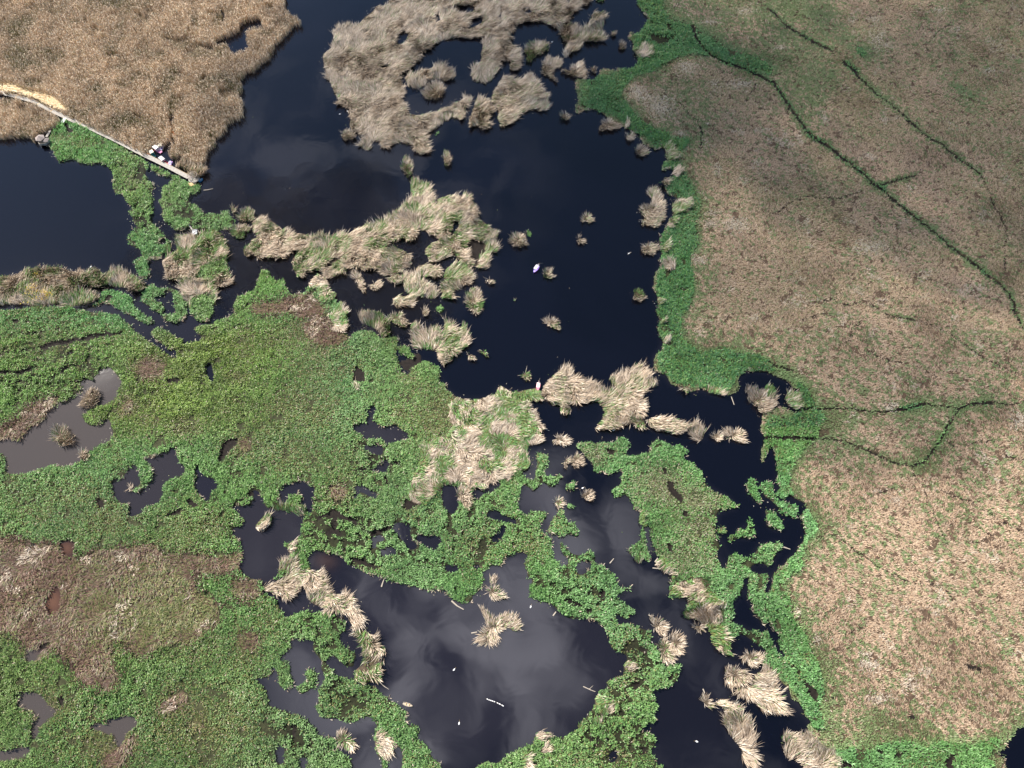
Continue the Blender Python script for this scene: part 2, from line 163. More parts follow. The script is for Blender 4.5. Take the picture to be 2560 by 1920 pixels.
AREAS2 = '''
bar T 11 -40,260 0,240 70,215 130,240 200,290 250,340 330,370 400,350 480,380 560,375 650,395 700,360 800,370 850,320 930,290 1020,280 1080,250 1130,240 1160,200 1220,160 1260,110 1320,85 1350,60 1330,0 1335,-60 1350,-110 1400,-80 1440,-60 1500,-50 1500,0 1510,80 1550,120 1560,50 1620,30 1700,40 1760,50 1820,20 1870,40 1890,100 1920,160 1950,240 2010,280 2060,340 2080,400 2085,470 2050,510 1980,530 2010,600 1970,680 1910,650 1840,640 1760,600 1690,500 1650,530 1590,590 1490,600 1480,550 1445,510 1480,460 1540,420 1600,410 1570,380 1550,350 1460,330 1400,310 1370,320 1390,380 1330,405 1290,390 1220,385 1180,410 1100,430 1110,470 1150,490 1230,480 1300,510 1330,550 1350,590 1340,640 1280,670 1200,700 1150,720 1100,690 1090,660 1000,640 940,660 880,640 800,650 760,680 720,700 690,720 620,730 600,700 620,600 560,660 500,680 440,670 410,690 370,735 340,720 320,650 300,600 320,560 360,530 320,480 280,510 240,540 180,560 100,550 30,560 -30,540 -60,480 -40,400 10,390 -30,340
bar W 11 1690,240 1720,240 1760,280 1720,330 1700,380 1650,390 1680,330
bar D 11 1830,390 1900,400 1980,440 1980,500 1930,560 1900,640 1860,640 1840,560 1800,470
bar D 11 610,590 660,560 760,540 680,580 660,640 620,660
islx T 11 1150,760 1160,720 1220,705 1290,720 1350,730 1400,720 1370,690 1380,650 1430,625 1520,625 1580,660 1590,710 1540,720 1440,725 1410,740 1470,800 1560,870 1570,900 1500,920 1400,890 1350,910 1350,960 1330,1000 1290,970 1200,990 1190,950 1165,920 1210,895 1270,920 1330,890 1300,860 1260,790 1200,790
isly T 11 1620,690 1660,640 1740,610 1800,640 1850,690 1860,740 1830,790 1780,790 1790,830 1720,850 1710,900 1610,925 1590,880 1620,780
ta T 11 840,680 870,690 900,740 920,800 940,850 900,850 870,780 830,720
tb T 11 960,800 1010,790 1040,760 1080,770 1060,820 1020,840 980,820
tc T 11 1810,890 1850,830 1910,840 1950,900 1960,990 1910,1055 1860,1020 1820,970
td G 11 1550,980 1590,960 1640,1010 1620,1060 1560,1060
te T 11 1430,1010 1460,1000 1490,1040 1460,1080 1430,1060
tf T 11 880,1070 920,1040 1000,1030 1060,1040 1090,1090 1140,1120 1150,1170 1160,1230 1090,1260 1050,1200 980,1160 900,1120
tg T 11 1130,1080 1190,1060 1250,1050 1290,1090 1320,1130 1260,1160 1200,1120 1140,1110
th T 11 1320,1150 1380,1150 1420,1190 1480,1210 1550,1190 1610,1220 1620,1160 1650,1110 1700,1150 1720,1190 1780,1150 1810,1180 1825,1260 1820,1330 1780,1360 1760,1340 1720,1400 1700,1460 1640,1480 1560,1440 1550,1360 1480,1360 1420,1350 1350,1310 1360,1260 1370,1230 1330,1190
ti G 11 1220,1330 1300,1310 1350,1380 1340,1410 1385,1400 1370,1460 1330,1460 1330,1420 1270,1430 1230,1400
tj G 11 920,960 940,945 955,975 940,1000 925,990
tk G 11 1900,1245 1925,1230 1945,1260 1920,1275
tl T 11 1940,1365 1980,1370 2010,1410 1980,1420
tm T 11 1820,1410 1860,1385 1890,1420 1880,1445
tn G 11 2040,570 2065,550 2090,580 2060,590
to T 11 1985,750 2020,745 2060,765 2040,800 2000,780
top T 10 1150,-60 1150,20 1130,60 1100,60 1060,30 1030,50 1000,100 930,150 910,190 850,230 790,210 740,220 690,240 660,290 670,350 650,400 660,440 600,440 570,470 580,560 600,620 630,690 650,760 690,820 700,890 770,900 800,930 820,1010 800,1080 830,1130 870,1150 960,1160 920,1210 895,1250 920,1290 970,1290 1010,1220 1080,1220 1100,1270 1180,1240 1250,1220 1330,1230 1380,1260 1370,1300 1420,1340 1490,1310 1470,1260 1460,1180 1430,1150 1480,1130 1540,1110 1590,1080 1640,1040 1700,1000 1760,1020 1820,980 1810,910 1870,860 1800,850 1720,890 1660,920 1600,930 1550,970 1500,970 1430,990 1330,980 1290,940 1250,880 1260,830 1250,760 1250,660 1250,610 1320,570 1400,500 1420,440 1500,390 1560,380 1600,340 1660,340 1720,310 1830,330 1950,300 1980,320 1960,390 1940,450 1950,500 1930,540 1870,580 1850,640 1880,690 1940,700 1980,730 2030,700 2050,650 2080,600 2080,540 2140,510 2200,510 2180,560 2212,600 2240,610 2270,560 2260,450 2250,400 2212,370 2212,270 2222,220 2262,190 2320,175 2480,180 2540,215 2610,210 2650,190 2690,170 2720,120 2770,80 2790,40 2810,-60
top W 10 1190,320 1210,280 1260,260 1310,290 1300,340 1280,380 1230,370 1200,370
top W 10 1520,130 1560,100 1600,150 1570,190 1520,220
top W 10 1650,70 1750,40 1830,30 1890,40 1870,100 1820,110 1740,110 1680,90
top W 10 1810,190 1850,160 1950,140 1960,190 1880,230 1830,240
top W 10 2090,60 2120,60 2110,180 2080,240 2090,120
top W 20 90,90 140,60 170,90 150,120
top W 20 430,-60 490,-60 500,20 440,20
top D 10 1070,560 1160,560 1150,580 1080,585
islA T 10 1280,660 1330,640 1380,640 1460,580 1500,600 1540,580 1600,550 1650,580 1690,630 1720,660 1680,690 1600,690 1540,670 1500,700 1440,750 1410,770 1330,750 1290,710
islB T 10 1440,790 1490,750 1540,700 1590,730 1640,780 1600,840 1550,850 1480,850
islC T 10 730,1150 780,1120 840,1150 850,1180 810,1215 750,1200
islD T 20 0,680 100,670 170,650 190,690 230,740 250,790 290,800 300,860 310,940 250,950 180,930 100,950 40,990 10,1050 -22,1070 -72,1080 -122,1060 -132,1010 -112,940 -162,900 -182,860 -172,790 -132,740 -112,690 -72,640 -32,650
islE T 10 1830,1060 1850,990 1890,870 1950,850 2000,870 2040,940 2050,970 1990,990 1990,1040 2030,1100 1980,1110 1930,1080 1870,1100
tuA T 10 1290,1340 1340,1390 1340,1480 1320,1535 1290,1490 1260,1470 1260,1380
tuB T 10 1615,1310 1660,1320 1680,1360 1670,1430 1640,1445 1615,1400
tuC G 10 1530,1140 1590,1130 1570,1170 1540,1170
jA T 20 90,440 130,390 170,345 210,370 290,360 320,400 290,430 240,465 200,460 200,500 160,535 110,530 140,480
jB T 20 255,560 290,500 330,490 350,520 400,500 430,540 420,570 360,590 340,640 390,690 370,710 320,660 260,620
jC T 20 410,590 450,580 510,610 520,560 570,530 600,530 600,570 640,600 640,670 540,660 470,630
jD T 20 410,260 440,210 520,200 560,250 620,270 650,190 680,170 700,100 750,110 790,100 800,200 780,270 790,310 810,350 720,350 600,360 570,430 510,440 470,500 430,450 480,380 420,300
jE T 20 840,280 880,255 900,290 870,310
jF T 20 920,370 950,350 985,410 930,415
jG T 20 675,585 720,570 725,620 690,630
jH T 20 425,990 450,965 490,1010 470,1035 430,1030
jI T 20 1060,1290 1110,1255 1180,1300 1150,1335 1090,1345
jJ T 20 740,1100 790,1050 840,1035 900,1040 940,1090 880,1110 800,1110 745,1125
jK T 20 970,1180 1010,1150 1050,1160 1045,1200 1000,1215
jL T 21 1170,0 1185,-30 1225,-55 1260,-10 1285,40 1305,100 1312,180 1325,220 1270,260 1240,295 1160,280 1110,255 1150,220 1110,170 1120,130 1150,110 1200,130 1215,70
jM G 20 690,-60 820,-60 820,0 770,35 720,20
jN T 20 590,-60 690,-60 690,10 630,45 600,20
t21a T 21 605,240 620,190 640,180 680,220 705,245 640,255
t21b T 21 555,420 580,375 630,410 600,445
t21c T 21 -20,410 30,345 90,370 130,460 70,470 10,450
t21d G 21 105,340 130,315 185,360 175,400 140,390
t21e T 21 1115,490 1150,450 1240,445 1250,500 1210,535 1140,535
t21f T 21 270,700 310,660 340,665 330,710 370,725 300,735
t21g T 21 1040,910 1060,850 1100,840 1150,880 1130,930 1060,930
t21h T 21 280,1110 340,1085 410,1110 410,1190 350,1160 300,1140
t21i T 21 75,1570 140,1550 160,1600 130,1620 90,1600
t21j G 21 590,1060 620,1035 648,1055 620,1070
t21k G 21 -20,940 30,910 50,925 10,965
t21l G 21 1070,1390 1100,1365 1115,1395 1085,1415
uisl T 22 250,50 280,-10 330,-60 380,-110 450,-140 510,-90 500,-40 560,-50 620,-40 660,-10 690,0 760,60 810,60 880,60 900,20 840,-20 850,-50 900,-80 1000,-100 1060,-150 1130,-130 1150,-90 1220,-70 1280,10 1240,20 1150,40 1100,80 1060,150 1130,140 1120,230 1150,330 1130,380 1090,370 1070,340 960,340 870,375 790,390 705,385 760,320 800,250 780,200 740,150 640,160 560,155 500,180 520,230 470,245 430,230 400,170 350,190 340,160 290,110
vbar T 22 1160,310 1200,290 1260,300 1330,290 1390,290 1420,320 1490,350 1520,380 1560,350 1620,370 1670,430 1650,490 1600,480 1550,430 1520,400 1450,400 1430,440 1380,430 1320,390 1250,400 1190,370
w1 T 22 1725,440 1770,415 1810,440 1800,480 1740,470
w2 T 22 1820,420 1860,390 1980,400 2030,490 1970,510 1910,460 1850,460
pen G 22 535,520 580,490 660,490 740,500 790,470 830,500 880,500 920,450 990,455 1020,500 1020,560 990,610 1060,620 1100,590 1190,590 1180,530 1220,470 1260,460 1320,490 1370,530 1400,540 1450,515 1520,560 1530,600 1490,650 1560,670 1610,720 1650,770 1690,870 1760,920 1850,960 1900,1000 1920,1030 1980,1040 1970,1080 1880,1090 1800,1110 1770,1170 1780,1220 1760,1270 1790,1330 1815,1390 1810,1430 1770,1470 1800,1520 1825,1600 1850,1540 1860,1470 1930,1450 2000,1480 2050,1500 2100,1440 2140,1370 2212,1380 2300,1350 2332,1370 2342,1410 2290,1480 2240,1580 2212,1600 2170,1560 2090,1570 2040,1690 1390,1690 1350,1590 1290,1520 1240,1490 1200,1540 1140,1530 1070,1510 1000,1480 985,1430 1030,1390 1100,1350 1100,1320 1120,1250 1090,1180 1110,1100 1030,1090 1040,1050 1010,1000 960,960 890,990 870,970 840,910 880,880 930,860 940,740 910,770 850,800 770,770 700,780 690,690 640,660 610,610 550,570
pen W 22 1150,1220 1190,1250 1190,1340 1220,1420 1245,1490 1205,1500 1180,1390 1155,1300
pen D 22 1345,840 1380,850 1410,920 1480,1000 1450,1010 1390,950 1350,900
pen D 22 820,560 880,570 880,610 830,600
pen D 22 1340,1390 1375,1380 1380,1460 1345,1440
pen D 22 1480,1100 1520,1110 1510,1150 1490,1140
pen D 22 1310,730 1340,740 1330,790 1315,770
pen G 23 1390,-30 2000,-30 2010,80 1980,180 1920,230 1930,330 1910,400 1980,420 2060,460 2150,470 2212,475 2300,560 2340,680 2212,640 2150,630 2110,610 2070,570 2010,540 1950,510 1930,540 1890,580 1890,640 1880,710 1830,680 1760,640 1720,600 1720,530 1700,450 1640,430 1570,370 1500,380 1480,350 1520,310 1490,290 1510,220 1490,180 1400,200 1340,190 1350,80
pen T 23 1400,60 1560,20 1720,20 1700,120 1830,250 1840,420 1800,450 1870,560 1890,690 1830,680 1720,590 1720,500 1640,420 1560,330 1520,200 1400,190 1350,150
pen G 23 2040,-30 2260,-30 2260,400 2230,470 2180,465 2160,420 2110,360 2060,310 2080,250 2030,200 2020,120
s1 G 22 2010,860 2060,810 2110,810 2130,870 2140,950 2180,1040 2130,1055 2060,970 2030,950
s4 G 22 1850,1330 1880,1300 1930,1290 1950,1230 1990,1220 2010,1270 2030,1160 2060,1150 2090,1210 2110,1310 2060,1350 1990,1340 1930,1360 1870,1380
s5 T 22 1770,1260 1800,1230 1840,1250 1830,1280
x1 T 23 1180,340 1230,380 1280,380 1330,430 1340,500 1300,510 1240,460 1210,400
x2 T 23 1270,600 1290,560 1300,510 1330,560 1370,600 1360,650 1390,700 1380,740 1330,750 1300,690 1280,660
x3 T 23 1370,540 1390,490 1480,510 1490,580 1470,650 1400,670 1370,620
x4 T 23 1560,430 1600,420 1650,430 1650,470 1610,480
x5 T 23 1990,700 2030,655 2080,680 2150,680 2205,690 2150,730 2080,770 2020,730
x6 T 23 1840,830 1880,790 1950,800 2000,810 2060,860 2060,910 1990,920 1930,940 1890,950 1850,890
x7 T 23 1940,950 2080,940 2110,830 2212,820 2250,870 2300,1060 2370,1180 2290,1190 2240,1120 2150,1140 2090,1070 2050,1060 1990,1020 1945,990
x8 T 23 1760,1090 1810,1050 1880,1070 1920,1120 1960,1170 1960,1220 2080,1270 2090,1340 2100,1430 2080,1500 2120,1640 2050,1620 1990,1590 1980,1500 1940,1450 1880,1370 1830,1270 1840,1210 1830,1150 1780,1120
x9 T 23 1620,1050 1660,1040 1700,1060 1740,1140 1680,1130 1640,1090
east M 20 1090,-60 1080,60 1130,100 1150,130 1180,170 1150,190 1130,240 1080,290 1010,290 1000,340 1050,370 1030,420 1050,450 1090,490 1070,560 1020,590 940,585 890,610 810,590 740,630 730,680 650,690 560,680 540,720 560,790 570,880 545,930 550,980 580,985 640,950 700,950 770,970 800,1010 850,1040 940,1080 1010,1130 1100,1150 1110,1210 1150,1250 1240,1300 1300,1270 1320,1300 1320,1360 1350,1380 1300,1410 1280,1450 1310,1470 1370,1450 1400,1490 1380,1530 1330,1570 1320,1620 1340,1690 2230,1690 2230,-60
east M 30 -20,-60 2300,-60 2300,1690 -20,1690
east M 31 -20,-20 2300,-20 2300,1690 -20,1690
east M 21 1330,-20 1400,50 1440,70 1390,100 1370,140 1400,190 1350,240 1330,300 1290,360 1270,440 1280,500 1290,550 1260,590 1300,630 1270,670 1230,710 1220,800 1220,860 1250,880 1250,950 1260,980 1240,1040 1270,1090 1270,1160 1250,1190 1270,1240 1300,1290 1290,1370 1240,1400 1220,1470 1230,1550 1280,1560 1340,1590 1350,1640 1400,1680 1460,1680 1520,1719 1560,1729 1640,1699 1700,1729 1760,1719 1850,1749 1900,1759 1950,1729 1955,1659 1960,1600 2040,1540 2130,1550 2230,1560 2230,-20
east W 21 1960,1600 2040,1540 2130,1550 2212,1560 2272,1595 2352,1620 2422,1669 2472,1709 2492,1789 2502,1829 2472,1909 2412,1899 2362,1859 2302,1849 2242,1879 2212,1909 2100,1900 2000,1800
east M 32 30,220 90,190 150,200 200,240 260,250 290,170 280,130 260,50 200,30 170,-20 2300,-20 2300,1690 40,1690 40,1620 80,1600 150,1560 160,1510 240,1460 260,1400 320,1330 300,1200 270,1150 330,1060 320,1030 250,1000 180,960 140,1010 120,990 60,960 90,930 110,890 70,860 80,740 60,640 50,560 20,550 0,600 -50,690 -60,560 -20,480 -70,400 -50,330 -60,260
y1 T 22 2010,60 2050,15 2110,40 2150,70 2250,60 2295,110 2240,220 2200,240 2130,240 2120,190 2060,150 2050,110
s2 G 32 -60,850 0,840 40,850 60,900 50,960 130,1010 180,1020 250,1040 270,1100 250,1180 200,1170 120,1120 60,1060 0,1000 -40,980 -70,900
s3 G 32 -45,1080 0,1080 60,1100 120,1160 145,1240 110,1285 40,1260 0,1250 -20,1180
east M 33 -20,-20 2300,-20 2300,1780 400,1780 420,1560 400,1480 350,1390 330,1290 370,1270 310,1200 300,1150 260,1090 200,1070 180,970 120,930 60,850 -20,820 -60,760 -20,700
pen G 33 -30,100 10,40 20,0 10,400 40,540 80,650 130,730 60,850 0,830 -60,760 -30,640
east W 33 -10,390 30,450 80,490 120,490 90,540 100,620 160,690 130,720 80,650 40,540 0,450
east W 32 20,1590 70,1500 120,1420 130,1500 80,1600 40,1640 30,1720 5,1800 -20,1800 0,1700
east D 33 290,880 430,1000 420,1100 360,1050 320,950
east D 33 205,740 280,850 240,830 200,770
east W 33 1960,1530 2040,1490 2080,1420 2120,1370 2160,1310 2300,1230 2300,1780 2080,1780 2060,1600 2010,1540
east D 33 1540,1780 1530,1560 1600,1540 1620,1500 1640,1520 1600,1600 1590,1780
east D 33 1080,1540 1140,1520 1160,1560 1100,1580
east D 33 540,1040 600,1050 600,1080 550,1070
east D 33 1690,770 1740,770 1850,800 1840,820 1860,860 1820,830 1760,810 1700,790
east D 33 1200,1200 1260,1190 1270,1240 1220,1240
east D 33 600,1600 700,1610 760,1640 700,1670 620,1660
east D 33 920,1490 990,1500 1010,1540 960,1540
clump T 33 110,1390 160,1370 240,1375 330,1410 350,1390 430,1440 520,1500 580,1560 560,1690 420,1780 300,1690 300,1640 240,1600 170,1590 130,1520 200,1480 150,1440
east T 20 1040,430 1120,395 1190,410 1210,470 1130,500 1080,480
east T 20 1310,1260 1350,1240 1430,1320 1420,1350 1370,1390 1330,1340
east T 20 1380,1470 1440,1460 1480,1500 1430,1530 1390,1530
east T 20 980,1060 1030,1070 1000,1110 960,1100
east T 20 1280,1560 1340,1540 1350,1580 1300,1600
east T 21 1370,130 1450,70 1530,70 1545,130 1450,180 1390,200
east T 21 1330,260 1400,220 1420,250 1350,310
east T 21 1290,470 1350,430 1370,470 1310,520
east T 21 1300,620 1370,590 1420,630 1410,690 1350,660
east T 21 1250,900 1290,920 1280,980 1255,950
east T 21 1280,1090 1330,1100 1310,1140 1275,1130
east T 21 1300,1270 1370,1280 1340,1320 1300,1310
east T 32 150,100 190,60 250,100 270,170 240,230 200,190 160,180
east T 21 1460,1690 1510,1680 1560,1740 1500,1720
east T 21 1690,1700 1760,1710 1850,1760 1760,1750 1700,1740
pen T 22 1230,1530 1290,1520 1370,1600 1390,1690 1330,1640 1250,1590
pen T 22 1090,1180 1105,1100 1135,1100 1140,1240 1110,1220
pen T 22 1050,1500 1130,1510 1120,1560 1070,1550
pen T 23 1480,300 1560,290 1570,370 1500,375
pen T 32 -40,20 30,40 60,110 0,150
quay T 01 1425,490 1450,460 1480,470 1480,520 1440,530
west B 02 1060,200 1130,120 1165,160 1120,250 1050,280
west B 01 1180,1490 1300,1450 1440,1490 1420,1570 1300,1620 1200,1590
west B 12 650,890 780,880 790,960 700,1010 650,970
west B 02 2060,490 2160,470 2180,560 2090,600
west T 12 2140,780 2200,770 2190,840 2150,830
west T 12 850,-10 900,10 880,60 840,40
tuW7 T 12 1740,900 1770,860 1830,920 1860,1000 1840,1080 1790,1050 1750,990
stems T 13 2005,110 2060,90 2150,180 2100,200 2020,190
stems T 13 2010,30 2060,10 2080,60 2030,80
'''
# dark creeks in the tan meadow: sheet, width in sheet units, line
CREEKS = '''
20 24 1560,220 1570,280 1640,400 1700,470 1780,520 1900,560 2020,600 2130,660 2230,715
30 26 30,700 50,730 130,850 220,980 300,1090 330,1140 430,1220 580,1320 680,1400 800,1490 900,1590 1010,1665
31 22 1020,10 1040,40 1120,110 1250,210 1360,300 1470,390 1560,470 1640,530 1760,620 1880,710 1990,800 2080,890 2130,980 2120,1040 2170,1110 2200,1190
30 22 -10,80 70,150 140,220 280,310 420,380 560,450
30 30 640,530 720,590 780,660
30 18 780,660 860,760 950,830 1060,910 1200,1030 1320,1150 1480,1250 1600,1340 1700,1420 1830,1510 1870,1600
31 12 1880,-40 1900,10 1950,110 2010,240 2050,320 2060,430 2030,470 2040,600 2050,750
30 18 920,1610 1000,1600 1130,1560 1280,1520
31 12 70,180 140,140 210,80 360,40 500,50 620,55 780,10
32 16 300,225 340,215 500,215 700,210 820,235 960,245 1100,240
32 30 1100,235 1240,200 1360,175
32 14 1360,175 1480,200 1640,215
32 26 1640,215 1720,190 1850,165 1950,165
32 14 1950,165 2050,185 2230,165
32 26 1650,220 1600,290 1540,390 1490,480 1430,580 1340,690 1250,710
32 18 1250,710 1160,710 1000,650 830,570 650,500 450,470
32 24 450,470 250,465 100,465 -30,470
31 10 400,900 480,940 560,940 640,980 720,985 790,945 880,970 1000,1050
31 16 1000,1050 1130,1090 1280,1120
31 9 1280,1120 1420,1160 1570,1230 1700,1330 1830,1430 1980,1500 2110,1560 2230,1580
32 9 1250,780 1330,900 1400,1040 1440,1160 1500,1290 1550,1400 1610,1500
32 11 1500,930 1650,990 1770,1030
32 10 1850,1080 1980,1170 2080,1230 2230,1300
32 10 400,1345 470,1320 560,1310 680,1380 780,1460 880,1530 1000,1600 1140,1670
33 14 1080,0 1150,30 1260,60 1430,75
33 8 1430,75 1550,140 1640,280 1720,340 1900,430
32 8 670,1060 760,1030 830,1000 950,950 1080,900
20 18 1620,1080 1640,1150 1625,1300
20 10 1400,860 1500,950 1600,1060
21 12 1700,1220 1830,1120 1930,1040
33 12 590,510 680,500 760,470 850,430
32 8 1550,510 1640,550 1700,550 1780,520 1960,490
32 8 2030,620 2110,645 2230,660
32 8 2010,1210 1960,1290 1880,1330 1820,1380 1760,1370
31 12 840,1370 980,1440 1060,1470 1180,1475
31 7 1280,1510 1430,1580 1480,1650
31 8 280,1110 400,1070 560,1050
31 10 610,1330 690,1300 740,1230 800,1110
20 12 2020,890 2060,800 2110,720
32 14 140,1010 180,980 240,1010 320,1050
31 18 0,1465 60,1500 140,1530 220,1560
30 10 1360,470 1370,390 1440,310 1500,250 1570,220
31 10 1700,950 1680,1060
'''
# soft green zones of the east meadow: sheet, strength, outline
GREENS = '''
20 1.0 1090,-60 1300,-60 1350,100 1480,180 1600,230 1720,330 1900,420 2230,560 2230,740 2000,620 1800,550 1640,500 1400,540 1240,640 1080,690 960,760 1000,870 1100,960 1180,1050 1300,1110 1440,1190 1560,1130 1600,1250 1460,1300 1500,1450 1560,1500 1600,1690 1340,1690 1200,1300 900,1050 540,980 540,680 1000,560 1020,300
20 0.5 1300,-60 2230,-60 2230,560 1900,420 1720,330 1480,180
20 0.4 1180,640 1500,600 1700,700 1750,1000 1700,1400 1500,1400 1300,1100
30 0.6 -20,-60 550,0 700,250 1000,430 900,560 760,560 650,420 400,340 200,220 -20,220
30 0.6 -20,220 300,300 700,600 500,900 400,1100 200,1000 -20,600
30 0.8 600,380 850,380 1100,450 950,540 780,580
30 0.9 1480,640 1700,720 1830,800 1900,910 1700,890 1520,780
30 0.7 1340,480 1430,470 1460,610 1400,580
30 0.8 1600,-60 1800,-60 1760,60 1660,50
21 1.0 1210,-20 1650,-20 1660,200 1600,330 1640,430 1560,560 1540,700 1590,850 1540,980 1480,1050 1500,1160 1480,1290 1650,1360 1900,1330 2100,1370 2230,1420 2230,1560 1950,1600 1950,1780 1400,1690 1220,1560 1220,700
21 0.45 1600,330 1750,300 1800,800 1700,1100 1900,1330 1500,1290 1540,700
31 1.0 -20,1420 100,1480 220,1560 300,1600 400,1690 200,1690 -20,1580
32 1.0 170,-30 330,-30 420,120 480,200 520,260 420,440 440,480 350,560 280,700 200,800 230,950 330,1040 400,1100 460,1200 420,1290 350,1380 300,1440 300,1560 250,1690 -60,1690 -60,240 240,240
32 0.45 480,200 1000,300 700,350 560,480 400,700 330,900 500,1200 620,1300 400,1500 400,1690 250,1690 350,1200
32 0.9 500,190 820,210 1100,215 1350,130 1640,150 1900,130 2050,170 1950,240 1700,260 1640,330 1560,470 1430,640 1300,780 1150,760 900,660 600,540 430,490 600,470 800,530 1100,680 1250,690 1400,560 1560,290 1480,240 1250,310 1000,280 700,240
33 1.0 -60,-20 40,-20 200,200 230,400 330,560 420,800 480,1000 430,1200 520,1300 400,1400 330,1290 150,960 -60,800
33 0.6 40,-20 200,100 400,400 520,650 560,1000 640,1250 900,1150 1300,1250 1700,1350 2000,1330 2100,1200 2230,1000 2300,900 2300,1300 2000,1500 1900,1780 500,1780 480,1500 450,1200
33 0.9 500,1450 800,1480 1200,1420 1600,1450 1950,1400 2230,1000 2300,1000 2300,1300 2100,1420 1960,1530 2060,1780 500,1780
'''
# drier / yellower tones in the sedge: sheet, amount, centre, radii
OLIVES = '''
01 0.35 500,1350 700,220
01 0.5 2120,1330 120,200
01 0.8 1290,1530 160,90
01 0.9 250,930 300,60
01 0.6 2060,1600 120,70
11 0.5 350,1250 300,200
11 0.35 450,1500 420,180
11 0.6 1300,1600 90,60
12 0.4 400,250 450,260
12 0.5 300,600 350,180
12 0.35 700,650 260,160
12 0.45 1250,250 120,90
12 0.6 1560,250 300,250
12 0.5 720,960 130,100
12 0.5 1330,1080 60,90
02 0.9 1120,200 90,120
02 0.5 1270,300 160,140
02 0.7 1600,380 160,80
02 0.45 500,1000 450,220
02 0.5 900,1180 320,200
02 0.4 1600,1250 260,200
02 0.5 2050,560 180,120
02 0.6 1850,1220 200,120
03 0.5 150,300 300,300
03 0.4 1750,650 300,160
03 0.75 1750,1250 450,320
03 0.75 900,1450 380,180
03 0.7 450,1100 220,170
03 0.5 2100,650 150,200
13 0.4 100,400 150,200
13 0.4 820,1100 200,100
22 0.6 700,600 160,90
22 0.85 1250,900 240,160
22 0.85 1600,1020 240,150
22 0.8 1600,1250 220,130
22 0.7 1500,1500 280,140
23 0.4 1000,700 140,300
23 0.4 950,1550 300,120
00 0.6 540,1200 120,40
00 0.4 700,1250 160,40
00 0.5 1150,1560 120,80
22 0.5 100,1400 160,120
12 0.45 1900,1400 200,160
'''
